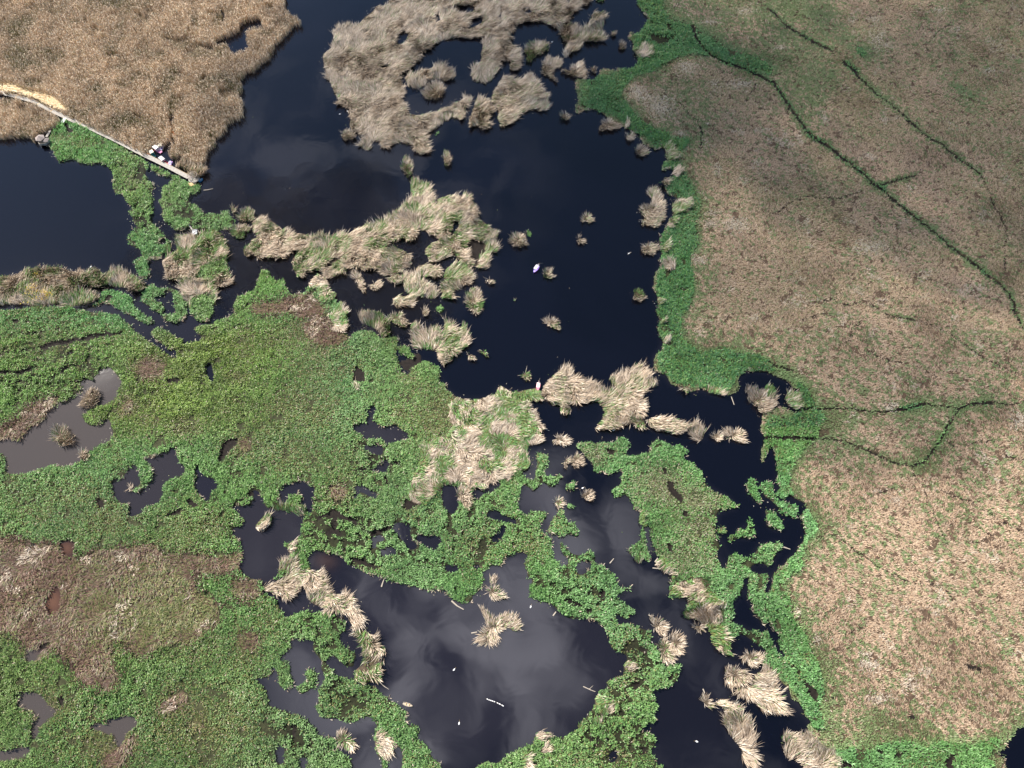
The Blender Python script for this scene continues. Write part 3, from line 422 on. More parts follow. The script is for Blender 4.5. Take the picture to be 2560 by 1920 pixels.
# owner: kind, share of green shoots, lean (0 upright .. 1 flat), label.  kind S = uncountable cover, I = reed island, T = tussock, G = green clump
OWN = {
'nw':('S',.03,.25,'tall dry tan reed bed filling the upper left corner behind the boardwalk'),
'sw':('S',.06,.25,'dry tan reed bed below the boardwalk beside the thatched hut'),
'straw':('S',0,.9,'pale yellow cut reed stalks laid flat along the boardwalk'),
'quay':('S',1,.4,'lush green sedge below the boardwalk running down to the left lake'),
'quay2':('S',1,.4,'green sedge lobe under the round frame pavilion at the boardwalk end'),
'west':('S',.42,.9,'broad green sedge marsh covering the lower left with ponds in it'),
'pen':('S',1,.4,'pale green sedge peninsula between the two dark channels at lower right'),
'east':('S',.3,.7,'tan meadow grass with green tufts covering the whole right side'),
'wshore':('S',.3,.5,'brown dry reed fringe along the bottom shore of the left lake'),
'spit':('I',.1,.35,'dry reed spit beside the moored pedal boats near the boardwalk end'),
'knoll':('I',.35,.7,'tan and green reed knoll right of the channel below the grey raft'),
'tu1':('T',.4,.6,'half green tussock at the right tip of the sedge lobe above the knoll'),
'tu2':('T',.25,.4,'bushy tan tussock at the left end of the long reed bar'),
'tu3':('T',.2,.3,'narrow tan tussock touching the sedge tip left of the bushy one'),
'tu4':('T',.3,.4,'small two-part tussock in dark water below the left end of the long bar'),
'isA':('I',1,.4,'slanting green sedge islet in the channel left of the ring islet'),
'ring':('I',1,.4,'ring-shaped green sedge islet enclosing a small dark pool'),
'tuP1':('T',.1,.35,'pale fan-shaped tussock at the top of the brown left pond'),
'tuP2':('T',.1,.3,'round brown tussock standing in the middle of the brown left pond'),
'tuP3':('T',.1,.4,'small pale tussock on the lower right bank of the brown left pond'),
'q1':('G',1,.4,'figure-eight green sedge islet in the narrow pool left of the brown shrubs'),
'q2':('G',1,.4,'boot-shaped green sedge islet right of the figure-eight islet'),
'q3':('G',1,.4,'tiny round green sedge clump below the figure-eight islet'),
'q4':('T',.3,.8,'flattened pale reed heap in the lowest pool at bottom centre left'),
'isM2':('I',1,.4,'curved green sedge islet inside the speckled pond at lower left'),
'tuM2':('T',0,.5,'tiny straw-coloured tussock at the foot of the curved green islet'),
'isw5':('I',.6,.5,'dark green round islet with pale reed edge in the pool left of centre'),
'shoal':('I',.35,.7,'ragged pale reed shoal at the upper left edge of the grey pool'),
'xbar':('I',.12,.75,'golden matted reed bar crossing the water left of the big bottom pond'),
'shrubs':('I',.3,.5,'sparse olive-brown reed patch on the left edge of the big bottom pond'),
'star':('T',.06,.75,'star-shaped golden tussock standing alone in the big bottom pond'),
'k1':('I',1,.4,'triangular green sedge islet in the channel right of the green marsh'),
'k2':('G',1,.4,'round green clump above the triangular islet near the pale tussock'),
'k3':('G',1,.4,'thin green sprig left below the round green clump'),
'k4':('G',1,.4,'oval green clump directly above the right half of the triangular islet'),
'k5':('G',1,.4,'smallest green clump between the oval clump and the triangular islet'),
'k6':('T',.15,.4,'tan tussock at the upper tip of the triangular green islet'),
'k7':('T',.03,.35,'pale pink tussock alone in dark water right of the round green clump'),
'k8':('T',.3,.7,'low yellowish tussock left of the pale green peninsula top'),
'k9':('T',.15,.5,'slim tan tussock next to the left tip of the pale green peninsula'),
'k10':('G',1,.4,'tiny green clump left of the slim tan tussock'),
'k11':('T',.05,.5,'bushy tan tussock on the left flank of the pale green peninsula'),
'bar':('I',.3,.7,'long curved reed bar sweeping across the centre between two lakes'),
'islx':('I',.15,.75,'X-shaped tan reed islet below the bay of the long bar'),
'isly':('I',.3,.65,'tall leaning reed islet with green flanks right of the X-shaped islet'),
'ta':('T',.1,.6,'slim slanting tussock left of the V-shaped one below the long bar'),
'tb':('T',.03,.6,'small V-shaped pale tussock in dark water below the long bar'),
'tc':('T',.4,.6,'big oval tan and green tussock right of the leaning islet'),
'td':('G',.7,.5,'rounded mostly green tussock between the small brown one and the oval one'),
'te':('T',.1,.25,'small round brown tussock in the pool below the X-shaped islet'),
'tf':('I',.35,.2,'yellow-green upright reed islet above the green marsh edge at centre'),
'tg':('T',.3,.6,'tangled tan tussock right of the yellow-green upright islet'),
'th':('I',.3,.7,'branching tan and green islet at the mouth of the central lake'),
'ti':('G',1,.4,'green sedge clump between the marsh edge and the branching islet'),
'tj':('T',.4,.3,'tiny olive tussock above the yellow-green upright islet'),
'tk':('G',1,.4,'tiny green sprig in open water right of the branching islet'),
'tl':('T',.35,.7,'tiny yellowish reed scrap right below the branching islet'),
'tm':('T',.1,.7,'tiny bleached reed scrap left of the yellowish scrap'),
'tn':('G',.9,.4,'tiny green tuft off the right end of the long bar'),
'to':('T',.3,.6,'sparse pale tuft above the oval tan and green tussock'),
'top':('I',.06,.82,'large grey-tan reed island curling round an inner lake at top centre'),
'islA':('I',.05,.6,'two-humped grey-tan islet inside the top inner lake'),
'islB':('T',.05,.5,'round fan-shaped tussock at the lower edge of the inner lake islet'),
'islC':('T',.05,.6,'ball-shaped tan tussock off the lower left of the large top island'),
'islD':('I',.1,.8,'broad grey-tan islet with frayed edges right of the inner lake mouth'),
'islE':('I',.08,.6,'narrow reed islet on the left side of the broad frayed islet'),
'tuA':('T',.3,.4,'tall narrow tussock in open water below the large top island'),
'tuB':('T',.3,.3,'spear-shaped tan and green tussock alone right of the tall narrow one'),
'tuC':('G',.8,.4,'small yellow-green clump under the lower rim of the large top island'),
'jA':('T',.3,.5,'ragged tussock with green left side in the upper right lagoon'),
'jB':('T',.05,.6,'hooked tan tussock below the ragged green-sided tussock'),
'jC':('T',.05,.6,'crown-shaped tan tussock left of the green point of the meadow'),
'jD':('I',.15,.5,'forked tan islet in the upper right lagoon near the top edge'),
'jE':('T',.05,.4,'small pale tuft right of the forked islet, upper of two'),
'jF':('T',.05,.4,'small pale tuft right of the forked islet, lower of two'),
'jG':('T',.02,.4,'tiny tan tuft between the crown-shaped tussock and the green point'),
'jH':('T',.2,.4,'lone small tuft below the green point right of the broad frayed islet'),
'jI':('T',.15,.6,'round pale tussock just off the meadow shore above the curved plume'),
'jJ':('T',.03,.6,'long pale reed tuft lying under the green point of the meadow shore'),
'jK':('T',.05,.6,'round tan tuft on the meadow shore next to the long pale tuft'),
'jL':('T',.12,.65,'curved plume-like grey tussock close to the right lake shore'),
'jM':('G',1,.4,'yellow-green sedge hump cut by the top edge of the picture'),
'jN':('T',.02,.5,'tan reed hump left of the yellow-green hump at the top edge'),
't21a':('T',.1,.5,'small brown tuft high in the central lake left of the curved plume'),
't21b':('T',.02,.5,'spiky pale tuft in mid lake below the small brown tuft'),
't21c':('T',.15,.5,'wide spiky tan tussock near the left side of the central lake'),
't21d':('G',.5,.5,'grey-green rounded tuft right above the wide spiky tan tussock'),
't21e':('T',.06,.65,'fan-shaped pale tussock near the right shore below the curved plume'),
't21f':('T',.3,.5,'forked pale tuft just right of the purple boat'),
't21g':('T',.4,.3,'upright half green tussock near the right shore of the lake'),
't21h':('T',.2,.6,'broken pale tuft in the lake below the purple boat'),
't21i':('T',.3,.6,'small cream tuft left above the pink boat'),
't21j':('G',1,.5,'tiny green scrap in mid lake right of the broken pale tuft'),
't21k':('G',1,.5,'small green wedge in the lake below the purple boat, further left'),
't21l':('G',.6,.5,'tiny grey-green tuft off the shore above the pale reed isle'),
'uisl':('I',.2,.65,'sprawling tan reed isle right of the pink boat across the lake outlet'),
'vbar':('I',.1,.6,'row of windswept pale reeds trailing right from the sprawling isle'),
'w1':('T',.3,.5,'small greenish tuft right of the windswept reed row'),
'w2':('T',.03,.6,'windswept pale tussock next to the small greenish tuft, at its right'),
's1':('G',1,.4,'upright green sedge strip in the dark channel at right'),
's2':('G',1,.4,'bent green sedge strip along the meadow shore right of the upright strip'),
's3':('G',1,.4,'blunt green sedge islet below the bent strip at the dark pool'),
's4':('G',.7,.5,'three-lobed green islet with pale reed skirt right of the peninsula'),
's5':('T',.4,.6,'small pale green tuft left of the three-lobed islet'),
'x1':('T',.06,.5,'leaning pale tussock in the lower channel, topmost of its pair'),
'x2':('T',.25,.5,'tan tussock with green foot below the leaning pale tussock'),
'x3':('T',.02,.5,'blocky pale tussock right of the tussock with the green foot'),
'x4':('T',.08,.5,'small pale tuft under the left rim of the peninsula tip'),
'x5':('T',.03,.6,'pale twin-humped tussock below the peninsula tip'),
'x6':('T',.04,.6,'frayed cream tussock left of the large cream one in the lower channel'),
'x7':('I',.05,.65,'large swept cream tussock against the right bank of the lower channel'),
'x8':('I',.12,.65,'long slanting cream reed islet in the lower right channel'),
'x9':('T',.3,.6,'ragged little tuft left of the long slanting cream islet'),
'y1':('T',.04,.4,'large star-like tan tussock in the round dark pool at right'),
'tuW7':('T',.08,.5,'pale leaning tussock in the small pool below the dry reed zone of the marsh'),
'stems':('T',.15,.75,'broken pale stems floating at the top inlet of the bottom pond'),
'clump':('I',.12,.65,'big tan reed clump on the bank at the bottom right of the channel'),
}
# sediment in the water: sheet, centre, radii, amount (0 clear, .5 grey, 1 brown)
MURK = [('02',450,500,700,500,1.0),('02',900,80,250,200,1.0),('01',930,1620,250,150,1.0),('02',1300,850,420,400,.62),('02',1800,880,160,200,.5),
 ('12',100,1350,420,520,.55),('12',340,950,260,200,.5),('12',1100,420,350,260,.55),('12',1050,700,200,100,.55),('12',1300,1300,200,200,.45),('12',1500,1380,160,120,.45),('12',1140,1450,120,80,.45),
 ('13',1500,700,1400,900,.5),('13',700,1450,700,700,.4),('13',380,150,350,250,.5),('13',400,700,400,300,.45),('23',300,700,800,800,.42),
 ('22',200,1000,260,200,.45),('22',60,1550,160,120,.5),('22',640,1590,120,100,.4),('22',900,1350,420,420,.16),('23',1400,1200,500,900,.18),
 ('03',300,1200,400,300,1.0),('03',100,1560,250,120,1.0),('03',1000,1330,300,220,1.0),('03',280,680,160,120,1.0),('12',1700,1000,150,200,.4),('12',2000,950,150,150,.4),
 ('11',1100,1500,100,100,.3),('01',1100,1080,500,200,.35),('01',1650,1200,200,150,.4),('00',1800,1500,700,900,.06),('10',300,300,400,900,.10)]
RUST = [('03',460,220,110,160,1.),('12',600,1530,110,80,.22),('02',580,1420,80,90,.8),('03',380,600,80,80,.7)]
# bleached mats of dead grass in the meadow: sheet, centre, radii
PALES = [('33',880,780,95,55),('33',1210,940,75,75),('33',950,1060,115,42),('33',240,310,28,42),('33',420,560,48,52),('33',1350,830,60,40),
 ('20',1080,800,90,65),('20',1270,930,140,100),('20',1450,1170,50,30),('20',1770,1470,30,55),('20',1700,200,75,25),('20',1980,730,120,25),('20',1740,735,50,30),('20',1480,590,110,55),('20',1990,100,90,40),('20',1400,1300,60,80),
 ('30',930,330,70,110),('30',1010,395,70,28),('30',110,415,65,22),('30',900,170,50,20),('30',1480,95,50,18),('30',1900,620,70,25),
 ('21',1700,270,80,40),('21',1930,290,110,60),('21',1600,590,80,40),('21',1720,180,60,30),('32',1050,200,70,50),('32',2150,330,70,70),('32',680,1225,25,15),('31',880,480,160,60)]
# sedge broken into hummocks with dark water between: sheet, centre, radii
GAPS = [('12',800,1250,420,320),('12',1300,1350,420,260),('12',1900,1300,420,260),('12',1000,640,200,200),('23',500,120,420,200),('23',1050,700,260,420),('23',900,1300,420,420),('13',600,450,300,300),('13',800,1000,420,260),('13',350,1300,300,300),
 ('01',1250,300,260,420),('01',1650,200,260,220),('00',1200,1500,300,200),('22',400,1000,300,300),('22',700,1500,300,200),('02',2050,1100,250,250),('20',1300,300,200,160),('01',500,1500,500,250),('22',2000,1300,250,250),('23',2000,500,250,250)]
# thin dark hollows in the tall reeds
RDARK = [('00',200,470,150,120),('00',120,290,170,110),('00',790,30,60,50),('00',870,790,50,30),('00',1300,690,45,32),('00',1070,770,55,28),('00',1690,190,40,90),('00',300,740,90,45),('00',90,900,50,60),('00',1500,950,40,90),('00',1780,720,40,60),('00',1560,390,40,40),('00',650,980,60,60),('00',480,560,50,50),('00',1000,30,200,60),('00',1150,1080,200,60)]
FURROWS = '''
01 16 -20,1420 180,1380 350,1335 480,1290
01 13 120,1250 420,1190 700,1160 900,1120
01 13 250,1480 560,1400 800,1350 1050,1290
01 12 420,1560 700,1500 800,1480
01 12 -20,1650 300,1600 560,1560
01 10 60,1170 240,1120 480,1090
02 14 -20,140 130,70 260,10
02 10 -20,250 120,180 220,120
02 10 60,20 200,-40
'''
# light
SUN_S, SKY_S, EXPO, CLOUD_A = 4.9, .08, .92, .32
CLOUDS = [(1980, 120, 185, 125, 520, -.25), (2400, 330, 120, 95, 560, -.5), (1200, 110, 125, 90, 500, .1), (1830, 620, 125, 72, 540, -.35)]
SKYC = (23., 23., 26.)
SKYCLOUDS = [(-.04, .12, .16, .40, 1.), (.26, -.02, .03, .2, .35), (-.33, .95, .1, .5, .2)]
import bpy, bmesh, math, random, time
import numpy as np
from mathutils import Vector, Matrix
T0 = time.time()
rng = np.random.default_rng(7)
random.seed(7)
SC = bpy.context.scene
COL = SC.collection
# ---------------------------------------------------------------- survey frame: the aerial camera and its ground
TILT = math.radians(27.0); HCAM = 221.0; FPX = 1708.0
CT, ST = math.cos(TILT), math.sin(TILT)
def ground(px, py, z=0.0):
    a = (np.asarray(px, float)-1280)/FPX; b = (960-np.asarray(py, float))/FPX
    t = (HCAM-z)/(CT-b*ST)
    return a*t, (b*CT+ST)*t
def survey(x, y, z=0.0):
    dz = z-HCAM
    d = y*ST-dz*CT
    return 1280+FPX*x/d, 960-FPX*(y*CT+dz*ST)/d
K = 640/2212.0
def sheet(code, pts):
    p = np.array([[float(v) for v in q.split(',')] for q in pts])
    return np.stack([640*int(code[0])+p[:, 0]*K, 480*int(code[1])+p[:, 1]*K], 1)
def sp(code, x, y):
    return 640*int(code[0])+x*K, 480*int(code[1])+y*K
def gp(code, x, y, z=0.0):
    p = sp(code, x, y); g = ground(p[0], p[1], z)
    return Vector((float(g[0]), float(g[1]), z))
def chaikin(p, n=2):
    for i in range(n):
        q = np.roll(p, -1, 0); d = q-p; ln = np.linalg.norm(d, axis=1, keepdims=True)+1e-6
        c = np.minimum(.25, (3.5 if i == 0 else 1.5)/ln)
        p = np.stack([p+d*c, q-d*c], 1).reshape(-1, 2)
    return p
# map rasters: half of the survey resolution, with a margin all round
S = 0.5; MX, MY = 80, 70
RW, RH = 1280+2*MX, 960+2*MY
def fill(arr, pts, val):
    p = pts*S+np.array([MX, MY])
    x0, y0 = np.floor(p.min(0)).astype(int)-1; x1, y1 = np.ceil(p.max(0)).astype(int)+2
    x0, y0, x1, y1 = max(x0, 0), max(y0, 0), min(x1, RW), min(y1, RH)
    if x1 <= x0 or y1 <= y0: return
    xs = np.arange(x0, x1)+0.5
    X0, Y0 = p[:, 0], p[:, 1]; X1, Y1 = np.roll(X0, -1), np.roll(Y0, -1)
    for j in range(y0, y1):
        y = j+0.5
        m = (Y0 <= y) != (Y1 <= y)
        if not m.any(): continue
        xc = np.sort(X0[m]+(y-Y0[m])*(X1[m]-X0[m])/(Y1[m]-Y0[m]))
        ins = np.searchsorted(xc, xs) % 2 == 1
        row = arr[j, x0:x1]; row[ins] = val
def ribbon(p, w):
    d = np.gradient(p, axis=0); d /= np.linalg.norm(d, axis=1, keepdims=True)+1e-9
    n = np.stack([-d[:, 1], d[:, 0]], 1)
    r = w*(0.5+0.22*np.sin(np.arange(len(p))*2.1+p[:, 0]*.05))[:, None]
    return np.concatenate([p+n*r, (p-n*r)[::-1]])
def resample(p, step):
    s = np.r_[0, np.cumsum(np.linalg.norm(np.diff(p, axis=0), axis=1))]
    t = np.linspace(0, s[-1], max(3, int(s[-1]/step)))
    return np.stack([np.interp(t, s, p[:, 0]), np.interp(t, s, p[:, 1])], 1)
def blur(a, r, n=2):
    a = a.astype(np.float32)
    for _ in range(n):
        for ax in (0, 1):
            c = np.cumsum(np.pad(a, [(r+1, r) if i == ax else (0, 0) for i in (0, 1)], mode='edge'), axis=ax, dtype=np.float64)
            if ax == 0: a = ((c[2*r+1:]-c[:-2*r-1])/(2*r+1)).astype(np.float32)
            else: a = ((c[:, 2*r+1:]-c[:, :-2*r-1])/(2*r+1)).astype(np.float32)
    return a
CLS = {'W':0, 'G':1, 'R':2, 'T':3, 'M':4, 'B':5, 'S':6, 'D':7}
onames = list(OWN)
cls = np.zeros((RH, RW), np.int8); own = np.zeros((RH, RW), np.int16)
def ext(px):   # outlines that run to the edge of the survey carry on past it
    px = px.copy()
    px[:, 0] = np.where(px[:, 0] < -3, -400, np.where(px[:, 0] > 2565, 2960, px[:, 0]))
    px[:, 1] = np.where(px[:, 1] < -5, -400, np.where(px[:, 1] > 1930, 2320, px[:, 1]))
    return px
def paint(text):
    for ln in text.strip().splitlines():
        f = ln.split()
        p = sheet(f[2], f[3:])
        big = f[0] in ('nw', 'sw', 'west', 'east', 'pen', 'straw', 'wshore', 'top', 'bar') and True
        p = chaikin(ext(p), 2)
        fill(cls, p, CLS[f[1]]); fill(own, p, onames.index(f[0]))
paint(AREAS); paint(AREAS2)
BANK = np.zeros((RH, RW), bool)
for ln in CREEKS.strip().splitlines():
    f = ln.split()
    p = resample(sheet(f[0], f[2:]), 2.0)
    p = p+np.stack([np.interp(np.arange(len(p)), np.arange(0, len(p)+6, 6), rng.normal(0, .9, len(np.arange(0, len(p)+6, 6)))) for _ in (0, 1)], 1)
    m = np.zeros((RH, RW), bool); fill(m, ribbon(p, max(float(f[1])*K*1.0, 2.9)), True)
    cls[m & (cls == 4)] = 7
    if float(f[1]) >= 16:
        m = np.zeros((RH, RW), bool); fill(m, ribbon(p, float(f[1])*K*2.6), True); BANK |= m
for dj, di in ((0, 1), (0, -1), (1, 0), (-1, 0)):   # sedge leans over the water: its roots stand a little way back from the edge
    sh_c = np.roll(cls, (dj, di), (0, 1)); m = (cls == 1) & ((sh_c == 0) | (sh_c == 7)); c2 = cls.copy(); c2[m] = sh_c[m]
    cls = c2
grn = np.zeros((RH, RW), np.float32)
for ln in GREENS.strip().splitlines():
    f = ln.split(); m = np.zeros((RH, RW), bool); fill(m, chaikin(ext(sheet(f[0], f[2:]))), True)
    grn[m] = np.maximum(grn[m], float(f[1]))
grn = blur(grn, 9); grn = np.maximum(grn, .95*blur(BANK, 3))
for ln in FURROWS.strip().splitlines():
    f = ln.split(); p = resample(sheet(f[0], f[2:]), 2.0)
    m = np.zeros((RH, RW), bool); fill(m, ribbon(p, float(f[1])*K), True)
    cls[m & (cls == 1) & (rng.random((RH//6+1, RW//6+1)).repeat(6, 0).repeat(6, 1)[:RH, :RW] > .3)] = 7
yy, xx = np.mgrid[0:RH, 0:RW].astype(np.float32)
oli = np.zeros((RH, RW), np.float32)
for ln in OLIVES.strip().splitlines():
    f = ln.split(); c = sheet(f[0], [f[2]])[0]*S+np.array([MX, MY]); rx, ry = [float(v)*K*S for v in f[3].split(',')]
    d = ((xx-c[0])/rx)**2+((yy-c[1])/ry)**2
    oli = np.maximum(oli, float(f[1])*np.exp(-d*0.9))
blot = rng.random((RH//14+2, RW//14+2)).repeat(14, 0).repeat(14, 1)[:RH, :RW]
cls[(cls == 4) & (grn > .66+.22*blur(blot, 5))] = 1      # the lush belt by the lake is sedge, not meadow grass
pal_ = np.zeros((RH, RW), np.float32)
for code, x, y, rx, ry in PALES:
    c = np.array(sp(code, x, y))*S+np.array([MX, MY])
    pal_ = np.maximum(pal_, np.exp(-(((xx-c[0])/(rx*K*S))**2+((yy-c[1])/(ry*K*S))**2)))
def spots(lst):
    a = np.zeros((RH, RW), np.float32)
    for code, x, y, rx, ry in lst:
        c = np.array(sp(code, x, y))*S+np.array([MX, MY])
        a = np.maximum(a, np.exp(-(((xx-c[0])/(rx*K*S))**2+((yy-c[1])/(ry*K*S))**2)))
    return a
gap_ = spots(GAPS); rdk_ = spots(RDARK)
murk = np.zeros((RH, RW), np.float32)
for code, x, y, rx, ry, v in MURK:
    c = np.array(sp(code, x, y))*S+np.array([MX, MY])
    d = ((xx-c[0])/(rx*K*S))**2+((yy-c[1])/(ry*K*S))**2
    murk = np.maximum(murk, v*np.clip(1.6-d, 0, 1))
murk = blur(murk, 6)
land = (cls > 0); Bb = blur(cls == 5, 10)
landb = blur(land, 1, 2)
# ---------------------------------------------------------------- value noise
class Noise:
    def __init__(s, seed): s.t = np.random.default_rng(seed).random((256, 256)).astype(np.float32)
    def __call__(s, x, y, scale):
        x = x/scale; y = y/scale
        xi = np.floor(x).astype(np.int64); yi = np.floor(y).astype(np.int64)
        fx = (x-xi).astype(np.float32); fy = (y-yi).astype(np.float32)
        fx = fx*fx*(3-2*fx); fy = fy*fy*(3-2*fy)
        a = s.t[yi & 255, xi & 255]; b = s.t[yi & 255, (xi+1) & 255]; c = s.t[(yi+1) & 255, xi & 255]; d = s.t[(yi+1) & 255, (xi+1) & 255]
        return (a*(1-fx)+b*fx)*(1-fy)+(c*(1-fx)+d*fx)*fy
NZ = [Noise(100+i) for i in range(12)]
def fbm(k, x, y, sc): return .55*NZ[k](x, y, sc)+.3*NZ[k+1](x, y, sc*.47)+.15*NZ[k+2](x, y, sc*.21)
def look(arr, x, y, z=0.0, warp=2.2):
    px, py = survey(x, y, z)
    if warp:
        px = px+warp*2*(NZ[9](x, y, 1.7)-.5)+warp*1.6*(NZ[10](x, y, .8)-.5)
        py = py+warp*2*(NZ[10](x+77, y, 1.7)-.5)+warp*1.6*(NZ[11](x, y+31, .8)-.5)
    i = np.clip((px*S+MX).astype(int), 0, RW-1); j = np.clip((py*S+MY).astype(int), 0, RH-1)
    return arr[j, i]
# ---------------------------------------------------------------- materials
def new_mat(name):
    m = bpy.data.materials.new(name); m.use_nodes = True
    return m, m.node_tree.nodes, m.node_tree.links
def plain(name, col, rough=.7, vary=.15, scale=6, spec=.3):
    m, n, l = new_mat(name); b = n['Principled BSDF']
    tc = n.new('ShaderNodeTexCoord'); nz = n.new('ShaderNodeTexNoise'); nz.inputs['Scale'].default_value = scale; nz.inputs['Detail'].default_value = 4
    mx = n.new('ShaderNodeMix'); mx.data_type = 'RGBA'
    mx.inputs['A'].default_value = (*[c*(1-vary) for c in col], 1); mx.inputs['B'].default_value = (*[min(c*(1+vary), .95) for c in col], 1)
    l.new(tc.outputs['Object'], nz.inputs['Vector']); l.new(nz.outputs['Fac'], mx.inputs['Factor']); l.new(mx.outputs['Result'], b.inputs['Base Color'])
    b.inputs['Roughness'].default_value = rough; b.inputs['Specular IOR Level'].default_value = spec
    return m
def leafmat(name, trans=.3):
    m, n, l = new_mat(name); n.remove(n['Principled BSDF']); out = n['Material Output']
    at = n.new('ShaderNodeAttribute'); at.attribute_name = 'Col'
    d = n.new('ShaderNodeBsdfDiffuse'); t = n.new('ShaderNodeBsdfTranslucent'); g = n.new('ShaderNodeBsdfGlossy'); g.inputs['Roughness'].default_value = .45
    g.inputs['Color'].default_value = (.9, .9, .85, 1)
    mx = n.new('ShaderNodeMixShader'); mx.inputs[0].default_value = trans
    m2 = n.new('ShaderNodeMixShader'); m2.inputs[0].default_value = .025
    l.new(at.outputs['Color'], d.inputs['Color']); l.new(at.outputs['Color'], t.inputs['Color'])
    l.new(d.outputs[0], mx.inputs[1]); l.new(t.outputs[0], mx.inputs[2]); l.new(mx.outputs[0], m2.inputs[1]); l.new(g.outputs[0], m2.inputs[2])
    l.new(m2.outputs[0], out.inputs['Surface'])
    return m
M_LEAF = leafmat('sedge_leaf', .3); M_REED = leafmat('dry_reed_stalk', .15); M_GRASS = leafmat('meadow_grass_blade', .2); M_THATCH = leafmat('dead_thatch', .1); M_STRAW = leafmat('cut_straw', .1)
def ground_mat():
    m, n, l = new_mat('marsh_soil'); b = n['Principled BSDF']
    at = n.new('ShaderNodeAttribute'); at.attribute_name = 'Col'
    tc = n.new('ShaderNodeTexCoord'); nz = n.new('ShaderNodeTexNoise'); nz.inputs['Scale'].default_value = 1.3; nz.inputs['Detail'].default_value = 6
    rp = n.new('ShaderNodeMapRange'); rp.inputs['From Min'].default_value = .3; rp.inputs['From Max'].default_value = .7; rp.inputs['To Min'].default_value = .55; rp.inputs['To Max'].default_value = 1.35
    vm = n.new('ShaderNodeVectorMath'); vm.operation = 'SCALE'
    l.new(tc.outputs['Object'], nz.inputs['Vector']); l.new(nz.outputs['Fac'], rp.inputs['Value']); l.new(at.outputs['Color'], vm.inputs[0]); l.new(rp.outputs[0], vm.inputs['Scale'])
    l.new(vm.outputs[0], b.inputs['Base Color']); b.inputs['Roughness'].default_value = .85; b.inputs['Specular IOR Level'].default_value = .2
    return m
def water_mat():
    m, n, l = new_mat('still_water'); b = n['Principled BSDF']
    at = n.new('ShaderNodeAttribute'); at.attribute_name = 'Col'
    l.new(at.outputs['Color'], b.inputs['Base Color'])
    b.inputs['Roughness'].default_value = .03; b.inputs['IOR'].default_value = 1.333; b.inputs['Specular IOR Level'].default_value = .8
    tc = n.new('ShaderNodeTexCoord'); nz = n.new('ShaderNodeTexNoise'); nz.inputs['Scale'].default_value = .09; nz.inputs['Detail'].default_value = 2; nz.inputs['Distortion'].default_value = .8
    bp = n.new('ShaderNodeBump'); bp.inputs['Strength'].default_value = .12; bp.inputs['Distance'].default_value = .25
    l.new(tc.outputs['Object'], nz.inputs['Vector']); l.new(nz.outputs['Fac'], bp.inputs['Height']); l.new(bp.outputs[0], b.inputs['Normal'])
    return m
# ---------------------------------------------------------------- tagging
def tag(o, label=None, cat=None, group=None, kind=None):
    if label: o['label'] = label
    if cat: o['category'] = cat
    if group: o['group'] = group
    if kind: o['kind'] = kind
    return o
def link(name, me, mat=None, parent=None):
    o = bpy.data.objects.new(name, me); COL.objects.link(o)
    if mat: me.materials.append(mat)
    if parent: o.parent = parent
    return o
def empty(name, loc=(0, 0, 0), rz=0):
    o = bpy.data.objects.new(name, None); COL.objects.link(o); o.location = loc; o.rotation_euler = (0, 0, rz); o.empty_display_size = .5
    return o
def grid_mesh(name, X, Y, Z, color):
    h, w = X.shape
    co = np.stack([X, Y, Z], -1).reshape(-1, 3).astype(np.float32)
    idx = np.arange(h*w).reshape(h, w)
    q = np.stack([idx[:-1, :-1], idx[1:, :-1], idx[1:, 1:], idx[:-1, 1:]], -1).reshape(-1, 4)
    return raw_mesh(name, co, q, color.reshape(-1, 3), smooth=True)
def raw_mesh(name, co, faces, col=None, smooth=False):
    me = bpy.data.meshes.new(name); nf, k = faces.shape
    me.vertices.add(len(co)); me.vertices.foreach_set('co', np.ascontiguousarray(co, np.float32).ravel())
    me.loops.add(nf*k); me.loops.foreach_set('vertex_index', np.ascontiguousarray(faces, np.int32).ravel())
    me.polygons.add(nf); me.polygons.foreach_set('loop_start', np.arange(0, nf*k, k, dtype=np.int32))
    if smooth: me.polygons.foreach_set('use_smooth', np.ones(nf, bool))
    if col is not None:
        a = me.color_attributes.new('Col', 'FLOAT_COLOR', 'POINT')
        c = np.ones((len(co), 4), np.float32); c[:, :3] = col
        a.data.foreach_set('color', c.ravel())
    me.update(calc_edges=True)
    return me
# ---------------------------------------------------------------- ground and water
gx = np.linspace(-MX/S+8, 2560+MX/S-8, 700); gy = np.linspace(-MY/S+8, 1920+MY/S-8, 540)
PX, PY = np.meshgrid(gx, gy)
X, Y = ground(PX, PY)
ii = np.clip((PX*S+MX).astype(int), 0, RW-1); jj = np.clip((PY*S+MY).astype(int), 0, RH-1)
L = landb[jj, ii]; C = cls[jj, ii]
Dm = blur(cls == 7, 1, 1)[jj, ii]
Z = -.8+1.15*L+.16*(fbm(0, X, Y, 3.0)-.5)*L
Z = np.where(Dm > .3, np.clip(Z, .03, .2-.15*Dm), Z)
SOIL = np.array([[.03, .028, .022], [.040, .042, .018], [.10, .07, .04], [.085, .062, .04], [.095, .062, .04], [.10, .065, .042], [.38, .28, .15], [.014, .010, .008]], np.float32)
sc_ = SOIL[C]*1.0
gcol = np.stack([blur(sc_[..., k], 1, 1) for k in range(3)], -1)
gg = np.clip(grn[jj, ii], 0, 1)[..., None]*(C == 4)[..., None]
gcol = gcol*(1-.6*gg)+np.array([.05, .06, .022])*.6*gg
gcol = gcol*(1-.6*gap_[jj, ii][..., None]*(C == 1)[..., None])
gcol = np.where((C == 7)[..., None], SOIL[7], gcol)
go = link('marsh_ground', grid_mesh('marsh_ground', X, Y, Z, gcol), ground_mat()); tag(go, kind='structure')
